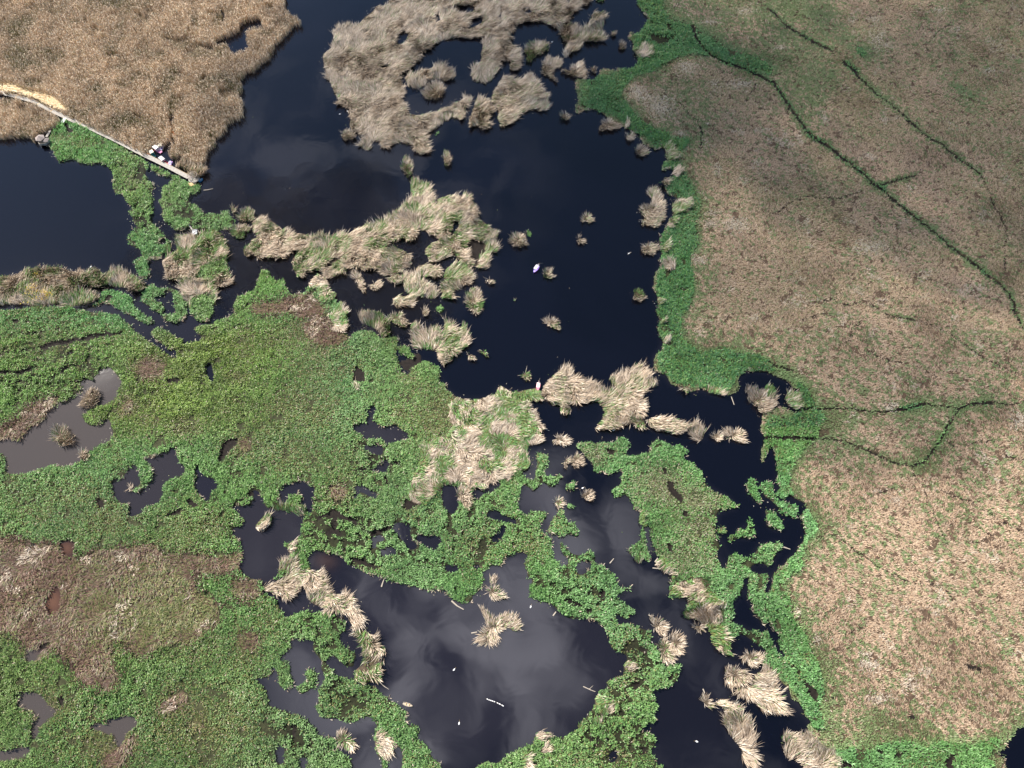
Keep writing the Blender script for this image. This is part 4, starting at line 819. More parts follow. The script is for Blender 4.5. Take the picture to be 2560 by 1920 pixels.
# far terrain and the lake plane out to the horizon
wx = np.linspace(-MX/S-60, 2560+MX/S+60, 420); wy = np.linspace(-MY/S-60, 1920+MY/S+60, 320)
PX2, PY2 = np.meshgrid(wx, wy); X2, Y2 = ground(PX2, PY2)
mk = murk[np.clip((PY2*S+MY).astype(int), 0, RH-1), np.clip((PX2*S+MX).astype(int), 0, RW-1)][..., None]
base = np.array([.0016, .0019, .0048]); gray = np.array([.011, .010, .0145]); brown = np.array([.058, .048, .043])
mk = np.maximum(mk, np.clip((blur(land, 5)[np.clip((PY2*S+MY).astype(int), 0, RH-1), np.clip((PX2*S+MX).astype(int), 0, RW-1)]-.12)*.9*NZ[4](X2, Y2, 9.0), 0, .5)[..., None])
wc = np.where(mk < .5, base+(gray-base)*mk*2, gray+(brown-gray)*(mk-.5)*2)
red = np.zeros_like(mk)
for code, x, y, rx, ry, am in RUST:
    c = sp(code, x, y); d = ((PX2-c[0])/(rx*K))**2+((PY2-c[1])/(ry*K))**2
    red = np.maximum(red, am*np.exp(-d*1.2)[..., None])
wc = wc*(1-red)+np.array([.10, .05, .03])*red
wo = link('water', grid_mesh('water', X2, Y2, np.zeros_like(X2), wc), water_mat()); tag(wo, kind='structure')
R_ = 6000.0
fx0 = np.array([[-R_, -R_, -1.0], [R_, -R_, -1.0], [R_, R_, -1.0], [-R_, R_, -1.0]])
fo = link('terrain', raw_mesh('terrain', fx0, np.array([[0, 1, 2, 3]]), np.tile([[.13, .10, .06]], (4, 1))), bpy.data.materials['marsh_soil']); tag(fo, kind='structure')
print('ground', round(time.time()-T0, 1))
# ---------------------------------------------------------------- vegetation
BK = {}
def put(keys, x, y, z, length, width, az, tilt, col, twist=None, droop=0.0):
    """one pointed leaf per sample; keys: integer bucket per leaf"""
    n = len(x)
    if n == 0: return
    dx = np.cos(az)*np.sin(tilt); dy = np.sin(az)*np.sin(tilt); dz = np.cos(tilt)
    tw = az+np.pi/2+(rng.normal(0, .7, n) if twist is None else twist)
    wx_ = np.cos(tw)*width*.5; wy_ = np.sin(tw)*width*.5
    b = np.stack([x, y, z], 1); d = np.stack([dx, dy, dz], 1)*length[:, None]
    w = np.stack([wx_, wy_, np.zeros(n)], 1)
    m = b+d*.55+np.array([0, 0, droop])
    v = np.stack([b-w*.35, b+w*.35, m+w, b+d, m-w], 1).astype(np.float32)  # five-point leaf
    BK.setdefault('k', []).append(keys.astype(np.int32)); BK.setdefault('v', []).append(v)
    BK.setdefault('c', []).append(col.astype(np.float32))
def cand(density, c, z):
    """random ground points of one cover class, seen at canopy height z"""
    xs, ys = [], []
    bx0, bx1, by0, by1 = -345, 345, -28, 372
    n = int((bx1-bx0)*(by1-by0)*density)
    x = rng.uniform(bx0, bx1, n); y = rng.uniform(by0, by1, n)
    px, py = survey(x, y)
    k = (px > -110) & (px < 2670) & (py > -110) & (py < 2030)
    x, y = x[k], y[k]
    k = look(cls, x, y, z) == c
    x, y = x[k], y[k]
    o = look(own, x, y, z)
    return x, y, o
def pick(pal, n, jit=.12):
    pal = np.array(pal, np.float32); c = pal[rng.integers(0, len(pal), n)]
    return c*(1+rng.normal(0, jit, (n, 1)).astype(np.float32))
GREEN = [(.19, .355, .112), (.22, .39, .135), (.155, .31, .092), (.25, .42, .16), (.125, .26, .075)]
DGREEN = [(.10, .26, .095), (.12, .285, .105), (.085, .215, .075), (.14, .30, .12)]
OLIVE = [(.21, .245, .075), (.27, .265, .10), (.15, .185, .05), (.32, .27, .13)]
TAN = [(.60, .49, .37), (.53, .42, .31), (.68, .575, .46), (.42, .325, .235), (.29, .215, .15)]
RTAN = [(.69, .53, .375), (.60, .455, .32), (.77, .62, .46), (.48, .355, .245), (.52, .44, .30)]
MTAN = [(.57, .42, .285), (.51, .37, .25), (.62, .475, .335), (.41, .29, .19), (.56, .385, .25)]
BROWN = [(.175, .098, .074), (.135, .074, .056), (.22, .135, .10), (.24, .165, .125), (.09, .052, .04), (.13, .118, .052)]
NO = len(onames)
cent = {}
for i, nm in enumerate(onames):
    j_, i_ = np.nonzero((own == i) & (cls > 0) & (cls < 7))
    if len(i_): g_ = ground((i_.mean()-MX)/S, (j_.mean()-MY)/S); cent[i] = (float(g_[0]), float(g_[1]))
CX = np.array([cent.get(i, (0, 0))[0] for i in range(NO)]); CY = np.array([cent.get(i, (0, 0))[1] for i in range(NO)])
KIND = np.array([OWN[n_][0] for n_ in onames]); GSH = np.array([OWN[n_][1] for n_ in onames]); LEAN = np.array([OWN[n_][2] for n_ in onames])
ISL = KIND != 'S'
# buckets: owner*10 + material class
def sedge(density):
    x, y, o = cand(density, 1, .8); n = len(x)
    ol = np.clip(look(oli, x, y, 0, 1)*(.55+.9*fbm(3, x, y, 5.0))+.8*np.clip(fbm(5, x, y, 24.0)-.55, 0, 1)+1.0*np.clip(fbm(8, x, y, 7.0)-.6, 0, 1), 0, 1)
    bb = look(Bb, x, y, 0, 1)
    lump = fbm(0, x, y, 3.4); lump2 = NZ[6](x, y, 1.15)
    edge = np.clip((look(landb, x, y, .4, 0)-.5)*2, 0, 1)
    h = (.30+2.3*np.clip(lump-.22, 0, 1)+.8*(lump2-.3))*(1-.55*ol)*(.55+.45*edge)
    h = np.clip(h, .25, 2.4)
    tuft = NZ[11](x, y, .95)
    gv = look(gap_, x, y, 0, 1); west_low = np.clip((70-y)/50, 0, 1)*np.clip((-30-x)/40, 0, 1)
    h = np.clip(h*(1+.35*gv), .25, 2.9)
    k0 = rng.random(n) > np.clip((.95-edge)*1.5, 0, .92)*(NZ[3](x, y, 1.7) < .5)
    k0 &= rng.random(n) > np.clip((.325+.125*gv-lump)*9, 0, .97)
    chn = np.abs(.75*NZ[9](x, y, 5.2)+.25*NZ[6](x, y, 1.6)-.5); k0 &= rng.random(n) > np.clip((.062*gv-chn)*60, 0, .97)
    k0 &= rng.random(n) > np.clip((.30+.10*gv-lump2)*5, 0, .9)*.6
    u = rng.random(n)**.5
    z = .2+u*h*.72
    az = 2.6*(fbm(7, x, y, 9.0)-.5)*2.2+.9+rng.normal(0, 1.0, n)
    tilt = np.clip(rng.normal(1.05, .30, n), .15, 1.5)
    ln = rng.uniform(.5, 1.0, n)*(1-.3*ol); wd = rng.uniform(.18, .36, n)*(1-.45*ol)*(.75+.5*fbm(2, x, y, 12.0))
    c = pick(GREEN, n); tone = fbm(4, x, y, 26.0)
    c = c*((1+.45*(tone-.5))*(.80+.42*tuft))[:, None]
    c[:, 0] *= 1+.35*(NZ[8](x, y, 40.0)-.45)+.18*west_low; c *= (1-.16*west_low)[:, None]; c[:, 2] *= 1+.4*(NZ[7](x, y, 33.0)-.55)
    rows = np.clip((-60-x)/30, 0, 1)*np.clip((y-88)/10, 0, 1)*np.clip((140-y)/10, 0, 1); c[:, 0] *= 1+.18*rows; c[:, 2] *= 1-.25*rows; c *= (1-.25*rows*(NZ[6](x*.25+y*.15, y-x*.28, 3.0) < .42))[:, None]
    dark = rng.random(n) < .12*(o == onames.index('quay'))+.60*((x > 35) & (y > 95))  # second term: bluish cloud shade over the far right sedge, put into leaf colour
    c[dark] = pick(DGREEN, int(dark.sum()))
    q = rng.random(n) < np.clip((bb-.06)*1.7, 0, .8)*(.4+1.2*NZ[7](x, y, 3.0)); c[q] = pick(BROWN, int(q.sum())); h = h*(1-.6*np.clip(bb*2, 0, 1))
    q = rng.random(n) < ol*.9
    c[q] = pick(OLIVE, int(q.sum()))
    q &= (o == onames.index('pen')) & (rng.random(n) < .75); c[q] = pick([(.31, .37, .17), (.37, .38, .22), (.25, .33, .13), (.44, .38, .26)], int(q.sum()))
    q = rng.random(n) < .012+.10*ol
    c[q] = pick(TAN, int(q.sum()))*.9
    q = rng.random(n) < np.clip((.75-edge)*1.6, 0, .8)*np.clip((NZ[5](x, y, 3.5)-.42)*3, 0, 1); c[q] = pick(TAN, int(q.sum())); ln[q] *= 1.5; wd[q] *= .7
    put((o*10+1)[k0], x[k0], y[k0], z[k0], ln[k0], wd[k0], az[k0], tilt[k0], c[k0])
def standing(density):
    x, y, o = cand(density, 2, 1.9); n = len(x)
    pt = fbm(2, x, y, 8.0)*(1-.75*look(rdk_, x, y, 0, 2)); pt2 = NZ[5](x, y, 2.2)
    h = 2.5+1.5*pt+.7*(pt2-.5)
    az = 2.2+rng.normal(0, 1.3, n); tilt = np.abs(rng.normal(.16, .12, n))
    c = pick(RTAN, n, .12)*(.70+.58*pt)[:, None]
    q = rng.random(n) < np.clip((.40-pt)*2.2, 0.03, .6); c[q] = pick(OLIVE, int(q.sum()))*.8
    k = rng.random(n) > np.clip((.34-fbm(5, x, y, 6.0))*7, 0, .95)
    put((o*10+2)[k], x[k], y[k], np.full(k.sum(), .2), (h*rng.uniform(.75, 1.1, n))[k], rng.uniform(.14, .26, n)[k], az[k], tilt[k], c[k])
    # plumes
    m = k & (rng.random(n) < .5)
    put((o*10+2)[m], x[m], y[m], h[m]*.92, rng.uniform(.4, .8, m.sum()), rng.uniform(.16, .30, m.sum()), az[m]+rng.normal(0, .8, m.sum()), rng.uniform(.5, 1.3, m.sum()), pick(RTAN, m.sum(), .10)*(.72+.72*pt[m])[:, None])
def lodged(density):
    x, y, o = cand(density, 3, 1.0); n = len(x)
    isl = ISL[o]
    ra = np.arctan2(y-CY[o], x-CX[o])
    fl = 6.28*fbm(1, x, y, 11.0)*1.7+1.2
    small = (KIND[o] == 'T')
    vx = np.cos(fl)*.9+np.where(small, np.cos(ra)*1.5, 0)+.45; vy = np.sin(fl)*.9+np.where(small, np.sin(ra)*1.5, 0)+.1
    loc = fbm(6, x, y, 4.0)
    az = np.arctan2(vy, vx)+rng.normal(0, .24, n)+np.where(small, 1.4, 3.4)*(loc-.5)
    lean = LEAN[o]
    tilt = np.clip(rng.normal(.35, .12, n)+lean*.95+.5*(loc-.5), .08, 1.42)
    ln = rng.uniform(1.8, 3.7, n)*np.where(isl, 1, .85)*np.where(small, .62, 1)*np.where(o == onames.index('west'), .75, 1)
    z = rng.random(n)**.8*(.3+.9*NZ[3](x, y, 3.2))
    gs = GSH[o]
    sparse = (o == onames.index('shrubs')) & (rng.random(n) < np.clip((.60-NZ[2](x, y, 2.2))*5, 0, .97))
    c = pick(TAN, n, .13)*(.62+.5*NZ[4](x, y, 2.6)+.42*NZ[7](x, y, .75))[:, None]
    gm = rng.random(n) < np.clip(gs*2.4*np.clip((fbm(2, x+50, y, 4.5)-.36)*4.5, 0, 1), 0, .93)
    c[gm] = pick(GREEN+OLIVE[:3], int(gm.sum()))*.95
    wd = rng.uniform(.085, .17, n)
    far = rng.random(n) < .10; ln = np.where(far, ln*1.35, ln); c[far & ~gm] *= 1.12
    z = z+.55*(~isl)
    kk = ~sparse
    put(np.where(gm & isl, o*10+1, o*10+3)[kk], x[kk], y[kk], (z+.05)[kk], np.where(gm, ln*.7, ln)[kk], np.where(gm, wd*1.3, wd)[kk], az[kk], np.where(gm, tilt*.85, tilt)[kk], c[kk], twist=rng.normal(0, .35, int(kk.sum())))
def meadow(density):
    x, y, o = cand(density, 4, .25); n = len(x)
    g = np.clip(look(grn, x, y, 0, 1), 0, 1)
    near = np.clip((0.9-look(landb, x, y, 0, 0))*4, 0, 1)
    nn = fbm(5, x, y, 14.0); tuf = .5*NZ[1](x+.35*y, y, 1.05)+.5*NZ[2](x*1.0+.5*y, y, .62)
    thr = np.where(y < 135, .60, .68)-.22*(nn-.45)-g*(.36+.25*(nn-.2))
    gm = (tuf > thr) | (rng.random(n) < np.clip((g-.55)*1.5, 0, .75))
    az = 5.2*(fbm(8, x, y, 16.0)-.5)+.6+rng.normal(0, .75, n)
    tilt = np.where(gm, rng.uniform(.6, 1.35, n), rng.uniform(.9, 1.5, n))
    ln = np.where(gm, rng.uniform(.45, .85, n), rng.uniform(.5, 1.1, n)); wd = np.where(gm, rng.uniform(.15, .26, n), rng.uniform(.10, .18, n))
    lush = np.clip((g-.6)*2.5, 0, 1)
    lump = fbm(0, x, y, 2.6)
    z = .28+np.where(gm, rng.random(n)*(.25+lush*(1.5*np.clip(lump-.2, 0, 1)+.2)), rng.random(n)*.16)
    c = pick(MTAN, n, .12)*(.86+.3*fbm(3, x, y, 9.0))[:, None]
    pv = look(pal_, x, y, 0, 1); gm &= rng.random(n) > pv
    pale = rng.random(n) < np.clip((fbm(6, x+20, y, 7.0)-.66)*4, 0, .5)+.9*pv; c[pale] = pick([(.62, .52, .40), (.68, .60, .48)], int(pale.sum()))
    oo = rng.random(n) < np.clip((y-110)/60, 0, 1)*np.clip(.15+1.1*(fbm(7, x, y, 22.0)-.35), 0, .6); c[oo] = pick([(.30, .27, .13), (.25, .24, .10), (.36, .30, .16)], int(oo.sum()))
    rust = (rng.random(n) < .018+.6*np.clip(NZ[4](x, y, 1.2)-.80, 0, 1)); c[rust] = pick([(.30, .15, .08), (.22, .11, .06), (.12, .07, .045)], int(rust.sum()))
    cg = pick([(.20, .27, .105), (.24, .29, .13), (.17, .24, .09), (.28, .285, .15)], n, .08)
    cl = pick(GREEN, n)
    dk = (y > 165)[:, None]
    cl = np.where(dk, pick(DGREEN, n), cl)
    cg = cg*(1-lush[:, None])+cl*lush[:, None]
    c = np.where(gm[:, None], cg, c)
    keep = rng.random(n) > np.clip((NZ[11](x, y, 1.3)-.84)*9, 0, .9)*(1-.5*g)
    dsp = np.clip((fbm(9, x, y, 2.2)-.665)*14, 0, .97); keep &= rng.random(n) > dsp
    put((o*10+4)[keep], x[keep], y[keep], z[keep], ln[keep], wd[keep], az[keep], tilt[keep], c[keep])
def thatch(density):
    x, y, o = cand(density, 5, .3); n = len(x)
    fl = 6.28*fbm(1, x, y, 7.0)*1.5
    az = fl+rng.normal(0, .6, n); tilt = np.clip(rng.normal(1.2, .2, n), .5, 1.5)
    ol = look(oli, x, y, 0, 1); pt = fbm(4, x, y, 7.0)
    c = pick(BROWN, n, .14)*(.75+.6*pt)[:, None]
    isg = (y < 60) & (x < -60)
    gm = rng.random(n) < np.where(isg, .10+.9*np.clip(fbm(2, x, y, 9.0)-.45, 0, 1)+.75*np.exp(-(((x+106)/24)**2+((y-33)/13)**2)), .10)
    gm |= rng.random(n) < np.clip((.62-look(Bb, x, y, 0, 1))*1.3, 0, .6)
    c[gm] = pick(OLIVE+[(.10, .15, .04)], int(gm.sum()))*.8
    pale = rng.random(n) < np.clip((fbm(6, x, y, 5.0)-.64)*4, 0, .7); c[pale] = pick(TAN[:3], int(pale.sum()))
    put(o*10+5, x, y, .22+rng.random(n)*(.2+.9*NZ[3](x, y, 2.4)), rng.uniform(.7, 1.7, n), rng.uniform(.10, .2, n), az, tilt, c, twist=rng.normal(0, .3, n))
def straw(density):
    x, y, o = cand(density, 6, .2); n = len(x)
    az = -.42+rng.normal(0, .28, n)+1.2*(NZ[2](x, y, 3.0)-.5); tilt = rng.uniform(1.3, 1.53, n)
    c = pick([(.86, .70, .44), (.92, .80, .56), (.78, .60, .34), (.66, .46, .24)], n, .06)
    put(o*10+6, x, y, .35+rng.random(n)*.5, rng.uniform(1.6, 3.0, n), rng.uniform(.12, .22, n), az, tilt, np.clip(c, 0, .95), twist=rng.normal(0, .25, n))
sedge(20); standing(8); lodged(18); meadow(19); thatch(12); straw(12)
# leaf litter, floating scraps and lily leaves along the shores: scattered thinly over the open water
x, y, o = cand(1.3, 0, 0.0); n = len(x)
sh = look(blur(land, 6), x, y, 0, 0); wk = look(murk, x, y, 0, 0)
pt = NZ[5](x, y, 4.0)
k = (rng.random(n) < np.clip((sh-.12)*1.6, 0, .5)*np.clip((pt-.5)*3, 0, 1)*.9+.0005)
x, y, n = x[k], y[k], int(k.sum())
print('scraps', n)
scr_c = pick([(.16, .18, .06), (.40, .34, .24), (.10, .14, .04), (.55, .5, .42), (.25, .18, .12)], n)
put(np.full(n, 99999), x, y, np.full(n, .03), rng.uniform(.2, .65, n), rng.uniform(.1, .3, n), rng.uniform(0, 6.28, n), rng.uniform(1.45, 1.55, n), scr_c*.8, twist=rng.normal(0, .05, n))
# yellow iris in flower on the dry shore
fxy = [gp('01', a, b) for a, b in [(300, 850), (330, 900), (390, 880), (420, 890), (270, 940), (320, 940), (350, 745), (290, 870), (250, 890), (390, 930), (310, 830), (430, 910)]]
fn = 30*len(fxy)
x = np.repeat([v.x for v in fxy], 30)+rng.normal(0, 1.1, fn); y = np.repeat([v.y for v in fxy], 30)+rng.normal(0, .9, fn)
put(np.full(fn, 99998), x, y, rng.uniform(1.5, 2.2, fn), rng.uniform(.35, .55, fn), rng.uniform(.25, .42, fn), rng.uniform(0, 6.28, fn), rng.uniform(.9, 1.5, fn), pick([(.75, .52, .03), (.85, .64, .06), (.6, .42, .03)], fn, .08))
print('leaves', sum(len(v) for v in BK['k']), round(time.time()-T0, 1))
AK = np.concatenate(BK['k']); AV = np.concatenate(BK['v']); AC = np.concatenate(BK['c']); BK.clear()
od = np.argsort(AK, kind='stable'); AK = AK[od]; AV = AV[od]; AC = np.clip(AC[od], .004, .95)
uk, st = np.unique(AK, return_index=True); en = np.r_[st[1:], len(AK)]
PN = {1: ('sedge', M_LEAF), 2: ('standing_reeds', M_REED), 3: ('dry_reeds', M_REED), 4: ('meadow_grass', M_GRASS), 5: ('dead_thatch', M_THATCH), 6: ('cut_reeds', M_STRAW)}
ILN = {1: 'green_leaves', 2: 'dry_reeds', 3: 'dry_reeds', 5: 'dead_leaves'}
SLAB = {1: None}
roots = {}
def veg_mesh(name, a, b):
    n = b-a
    f = np.arange(n*5, dtype=np.int32).reshape(n, 5)
    return raw_mesh(name, AV[a:b].reshape(-1, 3), f, np.repeat(AC[a:b], 5, 0))
CATS = {'I': ('reed_islet', 'reed islet', 'reed islets in the lagoon'), 'T': ('reed_tussock', 'reed tussock', 'reed tussocks standing in the water'), 'G': ('sedge_clump', 'sedge clump', 'green sedge clumps in the water')}
SPECIAL = {('east', 1): 'bushy green sedge belt along the lake shore of the right meadow', ('east', 3): 'dry pale reed tufts scattered along the right lake shore', ('quay', 3): 'small dry reed tuft on the sedge below the boardwalk', ('west', 3): 'dry pale reed stands scattered through the lower left green marsh', ('west', 5): 'brown flattened dead grass patches in the lower left marsh',
           ('pen', 3): 'pale dry reeds on the lower tip of the green peninsula', ('west', 2): 'dry reeds', }
for k_, a, b in zip(uk, st, en):
    if k_ == 99999:
        tag(link('floating_litter', veg_mesh('floating_litter', a, b), M_GRASS), 'scattered floating leaves and stalks along the water edges', 'litter', kind='stuff'); continue
    if k_ == 99998:
        tag(link('iris_flowers', veg_mesh('iris_flowers', a, b), M_LEAF), 'bright yellow flowers on the dry left lake shore', 'flowers', kind='stuff'); continue
    nm = onames[k_//10]; c_ = int(k_ % 10); kd, gs, le, lab = OWN[nm]
    if kd == 'S':
        o = link(PN[c_][0], veg_mesh(nm+PN[c_][0], a, b), PN[c_][1])
        tag(o, SPECIAL.get((nm, c_), lab), {1: 'sedge', 2: 'reeds', 3: 'reeds', 4: 'grass', 5: 'dead grass', 6: 'straw'}[c_], kind='stuff')
    else:
        if nm not in roots:
            cx, cy = CX[k_//10], CY[k_//10]
            r = empty(CATS[kd][0], (cx, cy, 0)); tag(r, lab, CATS[kd][1], CATS[kd][2]); roots[nm] = r
        r = roots[nm]
        AV[a:b, :, 0] -= r.location.x; AV[a:b, :, 1] -= r.location.y
        link(ILN[c_], veg_mesh(nm+ILN[c_], a, b), PN[c_][1], r)
del AV, AC, AK
print('vegetation', round(time.time()-T0, 1))
# ---------------------------------------------------------------- small builder
class MB:
    def __init__(s): s.b = bmesh.new()
    def box(s, c, d, rz=0, rx=0, ry=0):
        M = Matrix.Translation(c) @ Matrix.Rotation(rz, 4, 'Z') @ Matrix.Rotation(ry, 4, 'Y') @ Matrix.Rotation(rx, 4, 'X') @ Matrix.Diagonal((*d, 1))
        bmesh.ops.create_cube(s.b, size=1, matrix=M); return s
    def tube(s, p, q, r0, r1=None, n=8):
        p, q = Vector(p), Vector(q); d = q-p
        M = Matrix.Translation((p+q)/2) @ d.to_track_quat('Z', 'Y').to_matrix().to_4x4()
        bmesh.ops.create_cone(s.b, cap_ends=True, segments=n, radius1=r0, radius2=r0 if r1 is None else r1, depth=d.length, matrix=M); return s
    def ball(s, c, r, sq=(1, 1, 1), rz=0):
        M = Matrix.Translation(c) @ Matrix.Rotation(rz, 4, 'Z') @ Matrix.Diagonal((*sq, 1))
        bmesh.ops.create_icosphere(s.b, subdivisions=2, radius=r, matrix=M); return s
    def loft(s, rings, cap=True):
        vs = [[s.b.verts.new(p) for p in r] for r in rings]; n = len(rings[0])
        for a, b in zip(vs, vs[1:]):
            for i in range(n): s.b.faces.new((a[i], a[(i+1) % n], b[(i+1) % n], b[i]))
        if cap: s.b.faces.new(vs[0][::-1]); s.b.faces.new(vs[-1])
        return s
    def poly(s, top, th):
        """a slab from a ring of points"""
        return s.loft([[(p[0], p[1], p[2]-th) for p in top], top])
    def fan(s, ring, apex):
        a = s.b.verts.new(apex); v = [s.b.verts.new(p) for p in ring]
        for i in range(len(v)): s.b.faces.new((v[i], v[(i+1) % len(v)], a))
        s.b.faces.new(v[::-1]); return s
    def build(s, name, mat, parent=None, bevel=0):
        bmesh.ops.recalc_face_normals(s.b, faces=s.b.faces)
        me = bpy.data.meshes.new(name); s.b.to_mesh(me); s.b.free()
        o = link(name, me, mat, parent)
        if bevel:
            m = o.modifiers.new('bevel', 'BEVEL'); m.width = bevel; m.segments = 2
        return o
WOODG = plain('weathered_grey_wood', (.36, .33, .29), .8, .4, 1.1); WOODY = plain('fresh_yellow_wood', (.62, .43, .22), .7, .2, 9)
THATCHM = plain('old_thatch', (.34, .28, .25), .95, .25, 12); WHITE = plain('white_paint', (.82, .80, .77), .5, .06); PINK = plain('pink_paint', (.80, .30, .48), .4, .1)
LILAC = plain('lilac_paint', (.50, .40, .75), .4, .1); VIOLET = plain('violet_paint', (.30, .16, .62), .4, .1); CREAM = plain('cream_canvas', (.74, .68, .56), .8, .1)
TEAL = plain('teal_paint', (.03, .22, .19), .4, .1); ORANGE = plain('orange_paint', (.58, .20, .07), .5, .15); RED = plain('red_paint', (.60, .06, .10), .4, .1); BLUE = plain('blue_paint', (.06, .20, .36), .4, .1)
GREYC = plain('grey_white_canvas', (.66, .62, .60), .8, .1); ROSE = plain('pale_rose_canvas', (.85, .66, .64), .8, .08); PURP = plain('purple_pink_paint', (.62, .28, .68), .4, .1)
SKIN = plain('skin', (.45, .28, .20), .6, .05); HAIR = plain('dark_hair', (.03, .02, .02), .7, .1); DENIM = plain('dark_trousers', (.05, .06, .10), .9, .1); SHIRTW = plain('white_shirt', (.80, .79, .80), .9, .05)
DARK = plain('dark_slot', (.02, .02, .02), .6, .1); BIRDW = plain('white_plumage', (.84, .82, .80), .7, .04); BILL = plain('yellow_bill', (.6, .38, .1), .5, .1); BARK = plain('bleached_wood', (.40, .34, .27), .9, .25, 8)
STEEL = plain('grey_metal', (.20, .21, .23), .45, .1, spec=.6)
# ---------------------------------------------------------------- boardwalk
wl = [(-120, 765), (0, 797), (140, 832), (270, 868), (400, 932), (560, 1008), (800, 1115), (1000, 1210), (1240, 1335), (1440, 1432), (1628, 1530)]
DZ = .95
P = np.array([tuple(gp('00', a, b, DZ)) for a, b in wl]); P = resample(P[:, :2], .5)
T_ = np.gradient(P, axis=0); T_ /= np.linalg.norm(T_, axis=1, keepdims=True); N_ = np.stack([-T_[:, 1], T_[:, 0]], 1)
bw = empty('boardwalk', (P[0, 0], P[0, 1], 0)); tag(bw, 'long grey plank boardwalk crossing the reed bed from the left edge', 'boardwalk')
o0 = np.array([P[0, 0], P[0, 1]])
mb = MB()
for i in range(0, len(P)):
    c = P[i]-o0; rz = math.atan2(N_[i, 1], N_[i, 0])
    mb.box((c[0], c[1], DZ-.03+random.uniform(-.008, .008)), (2.05+random.uniform(-.06, .06), .46, .06), rz)
mb.build('deck', WOODG, bw)
for s_ in (-1, 1):
    m = MB()
    for i in range(0, len(P)-1):
        a = P[i]+N_[i]*s_*.8-o0; b = P[i+1]+N_[i+1]*s_*.8-o0
        m.tube((*a, DZ-.17), (*b, DZ-.17), .09, n=4)
    m.build('stringer', WOODG, bw)
for i in range(2, len(P), 9):
    for s_ in (-1, 1):
        c = P[i]+N_[i]*s_*.98-o0
        MB().tube((*c, -.9), (*c, DZ+.12), .09, .08, 6).build('post', WOODG, bw)
m = MB()
for i in range(0, len(P)-1):
    a = P[i]+N_[i]*1.06-o0; b = P[i+1]+N_[i+1]*1.06-o0
    m.tube((*a, DZ+.06), (*b, DZ+.06), .05, n=4)
m.build('kerb_rail', WOODY, bw)
for i in (33, 58, 75, 110): MB().box((*(P[i % len(P)]-o0), DZ+.02), (1.9, .35, .04), math.atan2(N_[i % len(P), 1], N_[i % len(P), 0])).build('repair_plank', WOODY, bw)
def plankway(p, q, w, z, name, label, cat, mat=WOODG):
    p = Vector(p); q = Vector(q); d = q-p; L_ = d.length; rz = math.atan2(d.y, d.x)
    r = empty(name, (p.x, p.y, 0), rz); tag(r, label, cat)
    m = MB(); n = max(3, int(L_/.28))
    for i in range(n): m.box(((i+.5)*L_/n, random.uniform(-.03, .03), z), (L_/n-.03, w, .05))
    m.build('deck', mat, r)
    for s_ in (-1, 1): MB().box((L_/2, s_*w*.42, z-.1), (L_, .1, .12)).build('beam', WOODG, r)
    for a in (.1, .9):
        for s_ in (-1, 1): MB().tube((a*L_, s_*w*.46, -.8), (a*L_, s_*w*.46, z+.05), .07, n=6).build('post', WOODG, r)
    return r
def zp(x0, y0, sc, x, y, z=0.0):
    g = ground(x0+x/sc, y0+y/sc, z); return Vector((float(g[0]), float(g[1]), 0))
plankway(zp(60, 280, 13.825, 1420, 205, 1), zp(60, 280, 13.825, 1310, 370, 1), 1.5, 1.0, 'plank_landing', 'short bright plank landing branching off the boardwalk towards the hut', 'landing', WHITE)
plankway(zp(60, 280, 13.825, 900, 640, .9), zp(60, 280, 13.825, 770, 860, .9), 1.0, .9, 'access_gangway', 'grey gangway leading to the thatched hut from the reeds', 'gangway')
plankway(zp(450, 540, 27.65, 560, 520, .9), zp(450, 540, 27.65, 830, 930, .9), .55, .9, 'footbridge', 'narrow grey footbridge running to the grey raft in the sedge', 'footbridge')
# ---------------------------------------------------------------- hut on stilts
def ringp(r, z, n=6, a0=0.0, cx=0, cy=0, sx=1, sy=1): return [(cx+sx*r*math.cos(a0+i*2*math.pi/n), cy+sy*r*math.sin(a0+i*2*math.pi/n), z) for i in range(n)]
c = zp(60, 280, 13.825, 535, 880, 3.2); hut = empty('stilt_hut', (c.x, c.y, 0)); tag(hut, 'brown thatched hexagonal hut on stilts over the left lake', 'hut')
MB().fan(ringp(2.15, 3.0), (0, 0, 4.15)).build('roof', THATCHM, hut)
MB().loft([ringp(1.65, 1.1), ringp(1.65, 2.98)]).build('wall', plain('reed_matting', (.27, .21, .16), .9, .2, 14), hut)
MB().poly(ringp(2.3, 1.1, 6, 0, .9, -.5, 1.15, 1), .12).build('deck', WOODG, hut)
for i in range(6):
    a = i*math.pi/3; MB().tube((.9+2.2*math.cos(a), -.5+1.9*math.sin(a), -1), (.9+2.2*math.cos(a), -.5+1.9*math.sin(a), 1.0), .1, n=6).build('stilt', BARK, hut)
an = MB(); an.fan([(1.3, -1.9, 2.3), (3.5, -1.5, 2.3), (3.3, .8, 2.3), (1.5, .6, 2.3)], (2.4, -.5, 3.1)); ao = an.build('annex_roof', THATCHM, hut)
MB().box((2.4, -.5, 1.7), (1.5, 1.6, 1.15), .15).build('annex_wall', WOODG, hut)
MB().box((1.4, -2.45, 1.65), (2.9, .07, .9), .28, .25).build('front_screen', WOODG, hut)
for xx_ in (-.1, 2.9): MB().tube((xx_, -2.6+.3*xx_, 1.0), (xx_+.15, -3.3+.3*xx_, -.5), .08, n=6).build('brace', BARK, hut)
MB().tube((-.1, -2.9, 2.15), (2.9, -2.0, 2.15), .06, n=6).build('railing', BARK, hut)
